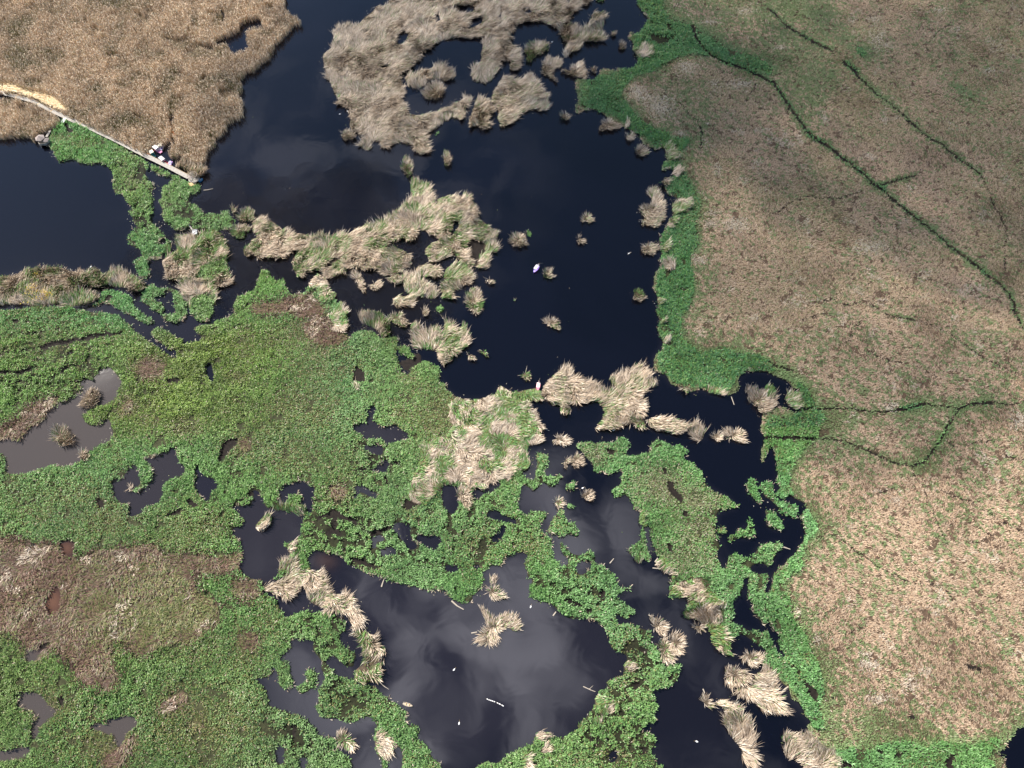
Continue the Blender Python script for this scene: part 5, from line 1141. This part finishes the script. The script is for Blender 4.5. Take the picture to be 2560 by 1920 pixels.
# ---------------------------------------------------------------- round pavilion frame
c = zp(360, 350, 13.825, 1690, 1270, 2.0); gz = empty('pavilion', (c.x, c.y, 0)); tag(gz, 'round pavilion of bare rafters at the end of the boardwalk', 'pavilion')
MB().poly(ringp(2.4, .98, 10), .14).build('deck', WOODG, gz)
for i in range(8):
    a = i*math.pi/4+.2; MB().tube((1.95*math.cos(a), 1.95*math.sin(a), -1), (1.95*math.cos(a), 1.95*math.sin(a), 3.0), .09, n=6).build('post', BARK, gz)
for i in range(12):
    a = i*math.pi/6; MB().tube((2.15*math.cos(a), 2.15*math.sin(a), 2.95), (.12*math.cos(a), .12*math.sin(a), 3.95), .07, n=5).build('rafter', BARK, gz)
rb = MB(); q = ringp(2.05, 3.0, 16)
for a, b in zip(q, q[1:]+q[:1]): rb.tube(a, b, .09, n=5)
rb.build('ring_beam', BARK, gz); rb = MB(); q = ringp(1.1, 3.5, 12)
for a, b in zip(q, q[1:]+q[:1]): rb.tube(a, b, .05, n=5)
rb.build('purlin', BARK, gz); MB().ball((0, 0, 3.98), .2).build('hub', BARK, gz)
th_ = MB(); th_.fan([(2.1*math.cos(a), 2.1*math.sin(a), 3.05) for a in (-2.6, -2.0, -1.4)]+[(.9*math.cos(-2.0), .9*math.sin(-2.0), 3.6)], (1.3*math.cos(-2), 1.3*math.sin(-2), 3.5)); th_.build('roof_remnant', THATCHM, gz)
m = MB()
for i in range(5): m.box((-.1+.02*i, -2.5-.34*i, .96-.05*i), (3.3-.1*i, .3, .06), .1)
m.build('front_step', WOODY, gz)
q = ringp(1.9, 1.9, 12); m = MB()
for a, b in list(zip(q, q[1:]))[5:11]: m.tube(a, b, .06, n=5)
m.build('railing', BARK, gz)
# ---------------------------------------------------------------- raft in the sedge
c = zp(450, 540, 27.65, 1010, 1110, .9); rf = empty('raft', (c.x, c.y, 0), .2); tag(rf, 'small grey plank raft in the sedge above the reed knoll', 'raft')
m = MB()
for i in range(7): m.box((0, -1.05+.35*i, .9), (2.0, .31, .06))
m.build('deck', STEEL, rf)
for x_ in (-.85, .85):
    for y_ in (-1.05, 1.05): MB().tube((x_, y_, -.6), (x_, y_, 1.0), .08, n=6).build('post', WOODG, rf)
MB().box((0, 1.1, 1.05), (2.0, .07, .2)).build('edge_board', WHITE, rf)
m = MB(); q = [(-.4, -.7), (-.15, -.2), (.2, .2), (.75, .35)]
for a, b in zip(q, q[1:]): m.tube((*a, .1), (*b, .12), .13, .11, 8)
sh_ = m.build('white_bundle', WHITE); sh_.location = (c.x, c.y, .94); tag(sh_, 'bent white bundle lying on the grey raft', 'bundle')
# ---------------------------------------------------------------- boats
def hull_mesh(L_, W_, H_, nose=.55, th=.06):
    rings = []
    for t, w, sh in [(0, .62, .0), (.12, .82, 0), (.35, 1, -.02), (.6, .95, 0), (.78, .70, .06), (.9, .38, .14), (1, .04, .24)]:
        x = L_*(t-.5); w = max(W_*.5*w, .03); g = H_+sh; wi = max(w-th, .012); kb = .03+.25*max(t-.75, 0)
        rings.append([(x, w, g), (x, w*.72, kb), (x, -w*.72, kb), (x, -w, g), (x, -wi, g), (x, -wi*.66, kb+.1), (x, wi*.66, kb+.1), (x, wi, g)])
    return MB().loft(rings)
def canopy_boat(bow, stern, W_, hull, deck, roof, label, boatname='tour_boat'):
    d = bow-stern; L_ = d.length*1.02; rz = math.atan2(d.y, d.x); c = (bow+stern)/2
    r = empty(boatname, (c.x, c.y, -.12), rz); tag(r, label, 'boat', 'canopied punts on the lake')
    hull_mesh(L_, W_, .55).build('hull', hull, r, .015)
    MB().loft([[(L_*.22, W_*.40, .5), (L_*.22, -W_*.40, .5), (L_*.22, -W_*.40, .56), (L_*.22, W_*.40, .56)], [(L_*.45, W_*.06, .66), (L_*.45, -W_*.06, .66), (L_*.45, -W_*.06, .72), (L_*.45, W_*.06, .72)]]).build('bow_deck', deck, r)
    for x_ in (-.28, -.02, .12): MB().box((L_*x_, 0, .36), (.24, W_*.78, .05)).build('bench', deck, r)
    MB().box((-L_*.44, 0, .42), (L_*.1, W_*.6, .05)).build('stern_deck', deck, r)
    cl, cw = L_*.56, W_*.80
    q = [[(-cl/2-.02*L_+cl*t, s*cw/2, 1.75+.10*(1-(2*abs(s)-0)**2 if abs(s) < .5 else 0)) for s in (-1, -.5, 0, .5, 1)] for t in (0, .33, .66, 1)]
    rings = [[(p[0], p[1]*1, 1.78+.12*(1-(p[1]/(cw/2))**2)) for p in row]+[(p[0], p[1], 1.74+.12*(1-(p[1]/(cw/2))**2)) for p in row[::-1]] for row in q]
    MB().loft(rings).build('canopy', roof, r)
    for x_ in (-cl/2+.04, cl/2-.08):
        for s in (-1, 1): MB().tube((x_-.02*L_, s*cw*.46, .5), (x_-.02*L_, s*cw*.46, 1.76), .025, n=6).build('canopy_post', STEEL, r)
    return r, L_, rz
def person(loc, rz, shirt, label, lean=.15):
    """standing figure, one skinned body; arms reach forward to the pole"""
    J = {'pel': (0, 0, .95), 'wst': (.02, 0, 1.12), 'chs': (.06, 0, 1.34), 'nck': (.10, 0, 1.50), 'hd0': (.12, 0, 1.60), 'hd1': (.13, 0, 1.72)}
    R = {'pel': .15, 'wst': .13, 'chs': .155, 'nck': .058, 'hd0': .085, 'hd1': .075}
    E = [('pel', 'wst'), ('wst', 'chs'), ('chs', 'nck'), ('nck', 'hd0'), ('hd0', 'hd1')]
    for s, k in ((1, 'l'), (-1, 'r')):
        J.update({'hip'+k: (0, .09*s, .9), 'kne'+k: (.05-.08*s, .11*s, .5), 'ank'+k: (.0-.12*s, .12*s, .08), 'toe'+k: (.16-.12*s, .14*s, .04),
                  'sho'+k: (.07, .19*s, 1.42), 'elb'+k: (.22, .24*s, 1.18+.05*s), 'wri'+k: (.40, .10*s, 1.14+.12*s), 'pal'+k: (.47, .06*s, 1.14+.13*s)})
        R.update({'hip'+k: .095, 'kne'+k: .062, 'ank'+k: .042, 'toe'+k: .035, 'sho'+k: .062, 'elb'+k: .042, 'wri'+k: .028, 'pal'+k: .036})
        E += [('pel', 'hip'+k), ('hip'+k, 'kne'+k), ('kne'+k, 'ank'+k), ('ank'+k, 'toe'+k), ('chs', 'sho'+k), ('sho'+k, 'elb'+k), ('elb'+k, 'wri'+k), ('wri'+k, 'pal'+k)]
        bx, by, bz = J['pal'+k]
        for f, (dy, ln) in enumerate([(-.03, .07), (-.01, .085), (.01, .08), (.03, .062)]):
            J.update({f'f{f}a{k}': (bx+.05, by+dy, bz+.01), f'f{f}b{k}': (bx+.06+ln*.4, by+dy-.02*s, bz-.015), f'f{f}c{k}': (bx+.05+ln*.3, by+dy-.03*s, bz-.045)})
            for q_ in 'abc': R[f'f{f}{q_}{k}'] = .009
            E += [('pal'+k, f'f{f}a{k}'), (f'f{f}a{k}', f'f{f}b{k}'), (f'f{f}b{k}', f'f{f}c{k}')]
        J.update({'tha'+k: (bx+.02, by-.045*s, bz-.01), 'thb'+k: (bx+.06, by-.06*s, bz-.03)}); R.update({'tha'+k: .011, 'thb'+k: .009}); E += [('pal'+k, 'tha'+k), ('tha'+k, 'thb'+k)]
    def skin(name, keys, grow, mat, parent=None):
        ks = [k for k in J if k in keys]; me = bpy.data.meshes.new(name)
        me.from_pydata([J[k] for k in ks], [(ks.index(a), ks.index(b)) for a, b in E if a in ks and b in ks], [])
        o = link(name, me, mat, parent); sk = o.modifiers.new('skin', 'SKIN')
        for i, k in enumerate(ks): me.skin_vertices[0].data[i].radius = (R[k]*grow, R[k]*grow)
        me.skin_vertices[0].data[0].use_root = True
        su = o.modifiers.new('sub', 'SUBSURF'); su.levels = 1; su.render_levels = 2
        return o
    b = skin('person', list(J), 1.0, SKIN); tag(b, label, 'person', 'boatmen poling the punts'); b.location = loc; b.rotation_euler = (0, 0, rz)
    skin('shirt', ['wst', 'chs', 'shol', 'shor', 'elbl', 'elbr', 'pel'], 1.16, shirt, b)
    skin('trousers', ['pel', 'hipl', 'hipr', 'knel', 'kner', 'ankl', 'ankr'], 1.17, DENIM, b)
    MB().ball((.115, 0, 1.70), .105, (1, .92, .85)).build('hair', HAIR, b)
    f = MB(); f.ball((.215, 0, 1.645), .018).ball((.20, .035, 1.67), .012).ball((.20, -.035, 1.67), .012).box((.205, 0, 1.60), (.01, .05, .012)); f.build('face', SKIN, b)
    for s in (-1, 1): MB().ball((.125, .088*s, 1.645), .022, (.6, .4, 1)).build('ear', SKIN, b)
    return b
def pole(p, q, label):
    o = MB().tube(Vector(p)-Vector(p), Vector(q)-Vector(p), .035, .03, 6).build('punt_pole', BARK); o.location = p; tag(o, label, 'pole')
bw_, st_ = zp(1310, 640, 22.12, 525, 925, .3), zp(1310, 640, 22.12, 810, 545, .3)
r, L_, rz = canopy_boat(bw_, st_, 1.6, VIOLET, LILAC, plain('lilac_white_canvas', (.72, .66, .70), .8, .1), 'purple punt under a pale canopy in the middle of the lake')
u = Vector((math.cos(rz), math.sin(rz), 0)); pl_ = r.location-u*L_*.43+Vector((0, 0, .45))
person(pl_, rz+2.6, SHIRTW, 'person in a white shirt poling the purple punt from its stern')
e = zp(1310, 640, 22.12, 1045, 385, 0); pole(tuple(pl_+Vector((.35, .25, 1.5))), (e.x, e.y, -.2), 'long thin pole trailing behind the purple punt')
bw_, st_ = zp(1310, 910, 22.12, 755, 1500, .3), zp(1310, 910, 22.12, 815, 1040, .3)
r, L_, rz = canopy_boat(bw_, st_, 1.55, RED, PINK, ROSE, 'red and pink punt under a pale canopy entering the reeds')
u = Vector((math.cos(rz), math.sin(rz), 0)); pl_ = r.location-u*L_*.43+Vector((0, 0, .45))
person(pl_, rz+3.0, plain('pale_pink_shirt', (.82, .66, .68), .9, .05), 'person in a pale pink shirt at the stern of the red punt')
e = zp(1310, 910, 22.12, 895, 760, 0); pole(tuple(pl_+Vector((.1, .4, 1.5))), (e.x, e.y, -.2), 'thin pole trailing behind the red and pink punt')
PB = lambda x, y, z=.5: zp(360, 350, 13.825, x, y, z)
def pedal_boat(bow, stern, W_, float_m, deck_m, seat_m, roof_m, label, cat='pedal boat', roof_at=-.12):
    d = bow-stern; L_ = d.length; rz = math.atan2(d.y, d.x); c = (bow+stern)/2
    r = empty('pedal_boat', (c.x, c.y, -.1), rz); tag(r, label, cat, 'pedal boats moored by the boardwalk')
    for s in (-1, 1):
        rings = []
        for t, w, z0 in [(0, .8, .05), (.08, 1, 0), (.7, 1, 0), (.9, .7, .12), (1, .2, .32)]:
            x = L_*(t-.5); hw = W_*.2*w
            rings.append([(x, s*W_*.29+hw, z0), (x, s*W_*.29+hw, .52), (x, s*W_*.29-hw, .52), (x, s*W_*.29-hw, z0)])
        MB().loft(rings).build('pontoon', float_m, r, .03)
    MB().box((-L_*.02, 0, .55), (L_*.72, W_*.98, .08)).build('deck', deck_m, r, .02)
    MB().loft([[(L_*.30, W_*.47, .5), (L_*.30, -W_*.47, .5), (L_*.30, -W_*.47, .78), (L_*.30, W_*.47, .78)], [(L_*.5, W_*.22, .45), (L_*.5, -W_*.22, .45), (L_*.5, -W_*.22, .58), (L_*.5, W_*.22, .58)]]).build('bow_cowl', float_m, r, .03)
    for s in (-1, 1):
        st = empty('seat', (0, 0, 0)); st.parent = r
        MB().box((-L_*.06, s*W_*.24, .78), (.5, W_*.36, .12)).build('cushion', seat_m, st, .03)
        MB().box((-L_*.06-.27, s*W_*.24, 1.02), (.12, W_*.36, .5), 0, 0, -.2).build('backrest', seat_m, st, .03)
    MB().box((-L_*.34, 0, .74), (L_*.22, W_*.5, .34)).build('paddle_box', deck_m, r, .05)
    for s in (-1, 1): MB().tube((L_*.14, s*W_*.24-.12, .72), (L_*.14, s*W_*.24+.12, .72), .05, n=6).build('pedal', DARK, r)
    if roof_m:
        for x_ in (-.33, .14):
            for s in (-1, 1): MB().tube((L_*x_, s*W_*.42, .58), (L_*x_, s*W_*.42, 1.9), .03, n=6).build('canopy_post', STEEL, r)
        rings = [[(L_*(roof_at+t), W_*.53*s, 1.92+.14*(1-s*s)) for s in (-1, -.5, 0, .5, 1)]+[(L_*(roof_at+t), W_*.53*s, 1.87+.14*(1-s*s)) for s in (1, .5, 0, -.5, -1)] for t in (-.3, 0, .3)]
        MB().loft(rings).build('canopy', roof_m, r)
    return r
pedal_boat(PB(600, 430), PB(390, 285), 1.7, PINK, PINK, WHITE, WHITE, 'pink pedal boat with a flat white canopy at the head of the creek', roof_at=-.26)
pedal_boat(PB(560, 365), PB(610, 185), 1.6, WHITE, LILAC, WHITE, CREAM, 'white pedal boat with cream canopy tied beside the pink canopied one', roof_at=-.2)
pedal_boat(PB(150, 520), PB(310, 330), 1.5, ORANGE, ORANGE, ORANGE, None, 'orange open pedal boat against the boardwalk')
pedal_boat(PB(370, 590), PB(270, 440), 1.6, TEAL, TEAL, TEAL, CREAM, 'dark green pedal boat with cream canopy next to the orange boat', roof_at=-.24)
pedal_boat(PB(800, 835), PB(590, 660), 1.6, RED, RED, GREYC, GREYC, 'red pedal boat with rounded grey canopy moored along the boardwalk', roof_at=-.2)
pedal_boat(PB(860, 890), PB(930, 730), 1.5, PURP, LILAC, WHITE, None, 'lilac open pedal boat right of the red one at the boardwalk')
pedal_boat(PB(2010, 1330, .4), PB(1890, 1430, .4), 1.3, BLUE, BLUE, STEEL, None, 'blue open pedal boat beside the round pavilion')
pedal_boat(zp(0, 0, 3.4563, 1500, 1172, .4), zp(0, 0, 3.4563, 1492, 1135, .4), 1.3, ORANGE, ORANGE, ORANGE, None, 'faded orange boat up the narrow creek in the tall reeds')
# old rowing boat on the sedge
bw_, st_ = zp(990, 1740, 31.6, 1320, 790, .3), zp(990, 1740, 31.6, 540, 560, .3)
d = bw_-st_; rb = empty('rowing_boat', (*((bw_+st_)/2).xy, .02), math.atan2(d.y, d.x)); tag(rb, 'old bleached wooden rowing boat at the left edge of the bottom pond', 'boat')
hull_mesh(d.length, 1.0, .42).build('hull', BARK, rb, .01)
for x_ in (-.2, .12): MB().box((d.length*x_, 0, .3), (.22, .74, .05)).build('bench', WOODY, rb)
# ---------------------------------------------------------------- water birds
def bird(x, y, rz, label, group=None, s=1.0, wing=None):
    b = empty('water_bird', (x, y, 0), rz); tag(b, label, 'bird', group)
    rings = [[(s*a, s*r*math.cos(t), s*(.16+z+r*.8*math.sin(t))) for t in np.linspace(0, 6.283, 9)[:-1]] for a, r, z in [(-.62, .03, .10), (-.45, .14, .04), (-.15, .25, 0), (.15, .24, 0), (.38, .13, .05), (.46, .06, .12), (.42, .05, .34), (.48, .055, .50), (.56, .06, .54), (.63, .02, .53)]]
    MB().loft(rings).build('body', BIRDW, b)
    MB().tube((.60*s, 0, .69*s), (1.0*s, 0, .58*s), .035*s, .01*s, 6).build('bill', BILL, b)
    for q in (-1, 1): MB().ball((-.12*s, q*.21*s, .24*s), .3*s, (1, .22, .5)).build('wing', BIRDW, b)
    return b
zb = lambda x, y: zp(1200, 1720, 22.12, x, y, .2)
bl = [(400, 610), (500, 660), (595, 690), (682, 718), (790, 757), (960, 822), (1060, 872), (1100, 895), (1215, 950), (1270, 985)]
for i, (x_, y_) in enumerate(bl):
    v = zb(x_, y_)
    lab = 'white water bird leading the swimming line in the bottom pond' if i == 0 else 'white water bird at the tail of the swimming line' if i == len(bl)-1 else 'white water bird within the swimming line in the bottom pond'
    bird(v.x, v.y, math.pi-.35+random.uniform(-.15, .15), lab, 'white birds swimming in a line', .5)
for code, x_, y_, rz_, lab in [('23', 1595, 1430, 2.9, 'lone white water bird in the lower right channel'), ('13', 1712, 808, .8, 'lone white water bird left of centre in the bottom pond'), ('13', 1755, 1272, 1.4, 'small white water bird low in the bottom pond'),
                           ('23', 162, 265, 1.2, 'small white water bird at the upper shore of the bottom pond'), ('22', 878, 400, .3, 'white water bird below the sprawling reed isle'), ('22', 612, 898, .4, 'white water bird beside the pale pink tussock'), ('10', 725, 985, .2, 'white water bird off the left flank of the large top island'), ('21', 1010, 530, .6, 'white water bird near the right lake shore beside the fan-shaped tussock'),
                           ('01', 785, 645, 1.2, 'white water bird on the dry fringe of the left lake'), ('20', 347, 362, .3, 'white water bird right of the ragged green-sided tussock'), ('10', 790, 960, 2.2, 'second white bird off the large top island, closer to its reeds')]:
    v = gp(code, x_, y_, .2); bird(v.x, v.y, rz_, lab, None, .8)
# ---------------------------------------------------------------- driftwood
def log(code, pts, r, label, fork=False):
    q = [gp(code, a, b, .15) for a, b in pts]; o_ = q[0].copy(); m = MB()
    for i, (a, b) in enumerate(zip(q, q[1:])): m.tube(a-o_, b-o_, r*(1-.25*i), r*(.8-.25*i), 7)
    if fork:
        mid = (q[0]+q[-1])/2-o_; dd = (q[-1]-q[0]); m.tube(mid, mid+Vector((-dd.y, dd.x, 0)).normalized()*dd.length*.35+dd*.2, r*.6, r*.2, 6)
    o = m.build('driftwood', BARK); o.location = o_; tag(o, label, 'driftwood', 'bleached driftwood logs')
log('32', [(130, 1408), (160, 1418), (192, 1428)], .25, 'pale log jutting into the dark pool at right below the blunt islet')
log('22', [(845, 1550), (862, 1530), (880, 1508)], .2, 'floating pale log in the channel right of the triangular islet')
log('23', [(1180, 335), (1210, 355), (1235, 370)], .22, 'leaning log at the tip of the leaning pale tussock', True)
log('23', [(615, 955), (680, 985), (720, 1000)], .16, 'forked branch in the water on the right shore of the bottom pond', True)
log('13', [(1050, 905), (1110, 955), (1150, 980)], .14, 'thin branch leaning off the sedge above the old rowing boat')
log('13', [(1290, 1225), (1325, 1200)], .17, 'pale plank at the shore below the old rowing boat')
log('13', [(1690, 215), (1740, 260), (1795, 290)], .28, 'thick pale stump at the top shore of the bottom pond')
log('13', [(1085, 95), (1095, 60), (1110, 20)], .26, 'upright bleached stem at the upper left shore of the bottom pond')
log('13', [(1415, 120), (1440, 60)], .28, 'second bleached stem right of the first on the upper pond shore')
log('23', [(355, 345), (380, 310)], .24, 'short bleached log on the upper right shore of the bottom pond')
log('23', [(320, 245), (335, 218)], .2, 'stubby bleached log above the short one on the pond shore')
log('22', [(1215, 1590), (1310, 1600), (1370, 1640)], .18, 'curved bleached branch at the left foot of the peninsula', True)
log('22', [(1235, 1540), (1260, 1505)], .22, 'pale broken stem at the end of the narrow peninsula cut')
log('21', [(1000, 540), (1030, 520)], .12, 'small pale stick floating near the right lake shore')
log('13', [(1860, 495), (1910, 485)], .22, 'pale stick floating left of the star-shaped tussock')
log('00', [(1760, 1645), (1800, 1640), (1840, 1630)], .2, 'pale log off the sedge tip right of the round pavilion')
log('22', [(1895, 110), (1920, 180)], .14, 'thin pale stem in the pool below the meadow shore')
log('33', [(115, 1010), (150, 975), (185, 950)], .3, 'slanted pale log on the right bank of the lower channel')
log('11', [(370, 865), (400, 880)], .12, 'short pale stick on the water left of the grey thatch patch')
log('23', [(1650, 975), (1665, 1010)], .2, 'yellowish broken stem above the ragged little tuft')
# ---------------------------------------------------------------- sky, cloud, sun, camera
AZ = math.atan2(.62, -.78); EL = math.radians(47)
sd = Vector((math.cos(AZ)*math.cos(EL), math.sin(AZ)*math.cos(EL), math.sin(EL)))
def cloud_mat():
    m, n, l = new_mat('cloud_vapour'); n.remove(n['Principled BSDF']); out = n['Material Output']
    lw = n.new('ShaderNodeLayerWeight'); lw.inputs['Blend'].default_value = .5
    rp = n.new('ShaderNodeMapRange'); rp.interpolation_type = 'SMOOTHSTEP'; rp.inputs['From Min'].default_value = .05; rp.inputs['From Max'].default_value = .92; rp.inputs['To Min'].default_value = CLOUD_A; rp.inputs['To Max'].default_value = 0
    tc = n.new('ShaderNodeTexCoord'); nz = n.new('ShaderNodeTexNoise'); nz.inputs['Scale'].default_value = .011; nz.inputs['Detail'].default_value = 3
    mr = n.new('ShaderNodeMapRange'); mr.inputs['From Min'].default_value = .3; mr.inputs['From Max'].default_value = .65; mr.inputs['To Min'].default_value = .8; mr.inputs['To Max'].default_value = 1.06
    ml = n.new('ShaderNodeMath'); ml.operation = 'MULTIPLY'; ml.use_clamp = True
    t = n.new('ShaderNodeBsdfTransparent'); d = n.new('ShaderNodeBsdfDiffuse'); d.inputs['Color'].default_value = (.85, .85, .87, 1)
    mx = n.new('ShaderNodeMixShader')
    l.new(lw.outputs['Facing'], rp.inputs['Value']); l.new(tc.outputs['Object'], nz.inputs['Vector']); l.new(nz.outputs['Fac'], mr.inputs['Value'])
    l.new(rp.outputs[0], ml.inputs[0]); l.new(mr.outputs[0], ml.inputs[1]); l.new(ml.outputs[0], mx.inputs[0]); l.new(t.outputs[0], mx.inputs[1]); l.new(d.outputs[0], mx.inputs[2]); l.new(mx.outputs[0], out.inputs['Surface'])
    return m
CM = cloud_mat()
def cloud(px, py, rx, ry, h, rz, name='cloud'):
    """a cloud whose shade falls round the surveyed point"""
    g = ground(px, py); off = sd*(h/sd.z)
    bm = bmesh.new(); bmesh.ops.create_icosphere(bm, subdivisions=5, radius=1)
    for v in bm.verts:
        a = v.co.copy(); k = 1+.16*math.sin(3.1*a.x+1.7*a.y+px)+.10*math.sin(7*a.x-5*a.y+3*a.z)+.05*math.sin(15*a.y+11*a.x)
        v.co = Vector((a.x*rx*k, a.y*ry*k, a.z*45*k))
    me = bpy.data.meshes.new(name); bm.to_mesh(me); bm.free(); me.polygons.foreach_set('use_smooth', [True]*len(me.polygons))
    o = link(name, me, CM); o.location = (float(g[0])+off.x, float(g[1])+off.y, h); o.rotation_euler = (0, 0, rz); tag(o, kind='structure')
for cdef in CLOUDS: cloud(*cdef)
W = bpy.data.worlds.new('World'); SC.world = W; W.use_nodes = True
n = W.node_tree.nodes; l = W.node_tree.links; bg = n['Background']
sk = n.new('ShaderNodeTexSky'); sk.sky_type = 'NISHITA'; sk.sun_disc = False; sk.sun_elevation = EL; sk.sun_rotation = math.pi/2-AZ; sk.altitude = 200; sk.air_density = 1.0; sk.dust_density = .12
tc = n.new('ShaderNodeTexCoord'); sx = n.new('ShaderNodeSeparateXYZ'); l.new(tc.outputs['Generated'], sx.inputs[0])
mxz = n.new('ShaderNodeMath'); mxz.operation = 'MAXIMUM'; mxz.inputs[1].default_value = .06; l.new(sx.outputs['Z'], mxz.inputs[0])
dv = n.new('ShaderNodeVectorMath'); dv.operation = 'DIVIDE'; cb = n.new('ShaderNodeCombineXYZ')
for k_ in 'XYZ': l.new(mxz.outputs[0], cb.inputs[k_])
l.new(tc.outputs['Generated'], dv.inputs[0]); l.new(cb.outputs[0], dv.inputs[1])   # where the view ray meets a flat cloud layer
nz = n.new('ShaderNodeTexNoise'); nz.inputs['Scale'].default_value = 9.5; nz.inputs['Detail'].default_value = 2.6; nz.inputs['Roughness'].default_value = .42; nz.inputs['Distortion'].default_value = .6
l.new(dv.outputs[0], nz.inputs['Vector'])
fac = None
for (cx, cy, r0, r1, amt) in SKYCLOUDS:
    ds = n.new('ShaderNodeVectorMath'); ds.operation = 'DISTANCE'; ds.inputs[1].default_value = (cx, cy, 1); l.new(dv.outputs[0], ds.inputs[0])
    mr = n.new('ShaderNodeMapRange'); mr.interpolation_type = 'SMOOTHSTEP'; mr.inputs['From Min'].default_value = r0; mr.inputs['From Max'].default_value = r1; mr.inputs['To Min'].default_value = amt; mr.inputs['To Max'].default_value = 0
    l.new(ds.outputs['Value'], mr.inputs['Value'])
    if fac is None: fac = mr.outputs[0]
    else:
        a_ = n.new('ShaderNodeMath'); a_.operation = 'MAXIMUM'; l.new(fac, a_.inputs[0]); l.new(mr.outputs[0], a_.inputs[1]); fac = a_.outputs[0]
cr = n.new('ShaderNodeMapRange'); cr.interpolation_type = 'SMOOTHSTEP'; cr.inputs['From Min'].default_value = .36; cr.inputs['From Max'].default_value = .68
l.new(nz.outputs['Fac'], cr.inputs['Value'])
mu = n.new('ShaderNodeMath'); mu.operation = 'MULTIPLY'; l.new(cr.outputs[0], mu.inputs[0]); l.new(fac, mu.inputs[1])
mx = n.new('ShaderNodeMix'); mx.data_type = 'RGBA'; mx.inputs['B'].default_value = (*SKYC, 1)
l.new(mu.outputs[0], mx.inputs['Factor']); l.new(sk.outputs[0], mx.inputs['A']); l.new(mx.outputs['Result'], bg.inputs['Color']); bg.inputs['Strength'].default_value = SKY_S
su = bpy.data.lights.new('sun', 'SUN'); su.energy = SUN_S; su.angle = math.radians(.55); su.color = (1, .95, .87)
so = bpy.data.objects.new('sun', su); COL.objects.link(so); so.rotation_euler = (-sd).to_track_quat('-Z', 'Y').to_euler(); so.location = sd*900
cam = bpy.data.cameras.new('camera'); co_ = bpy.data.objects.new('camera', cam); COL.objects.link(co_); SC.camera = co_
co_.location = (0, 0, HCAM); co_.rotation_euler = (TILT, 0, 0); cam.sensor_width = 36; cam.lens = 36*FPX/2560; cam.clip_end = 20000; cam.clip_start = 1
SC.view_settings.view_transform = 'Standard'; SC.view_settings.look = 'None'; SC.view_settings.exposure = EXPO; SC.view_settings.gamma = 1
SC.cycles.max_bounces = 6; SC.cycles.transparent_max_bounces = 12; SC.cycles.caustics_reflective = False; SC.cycles.caustics_refractive = False
print('done', round(time.time()-T0, 1))
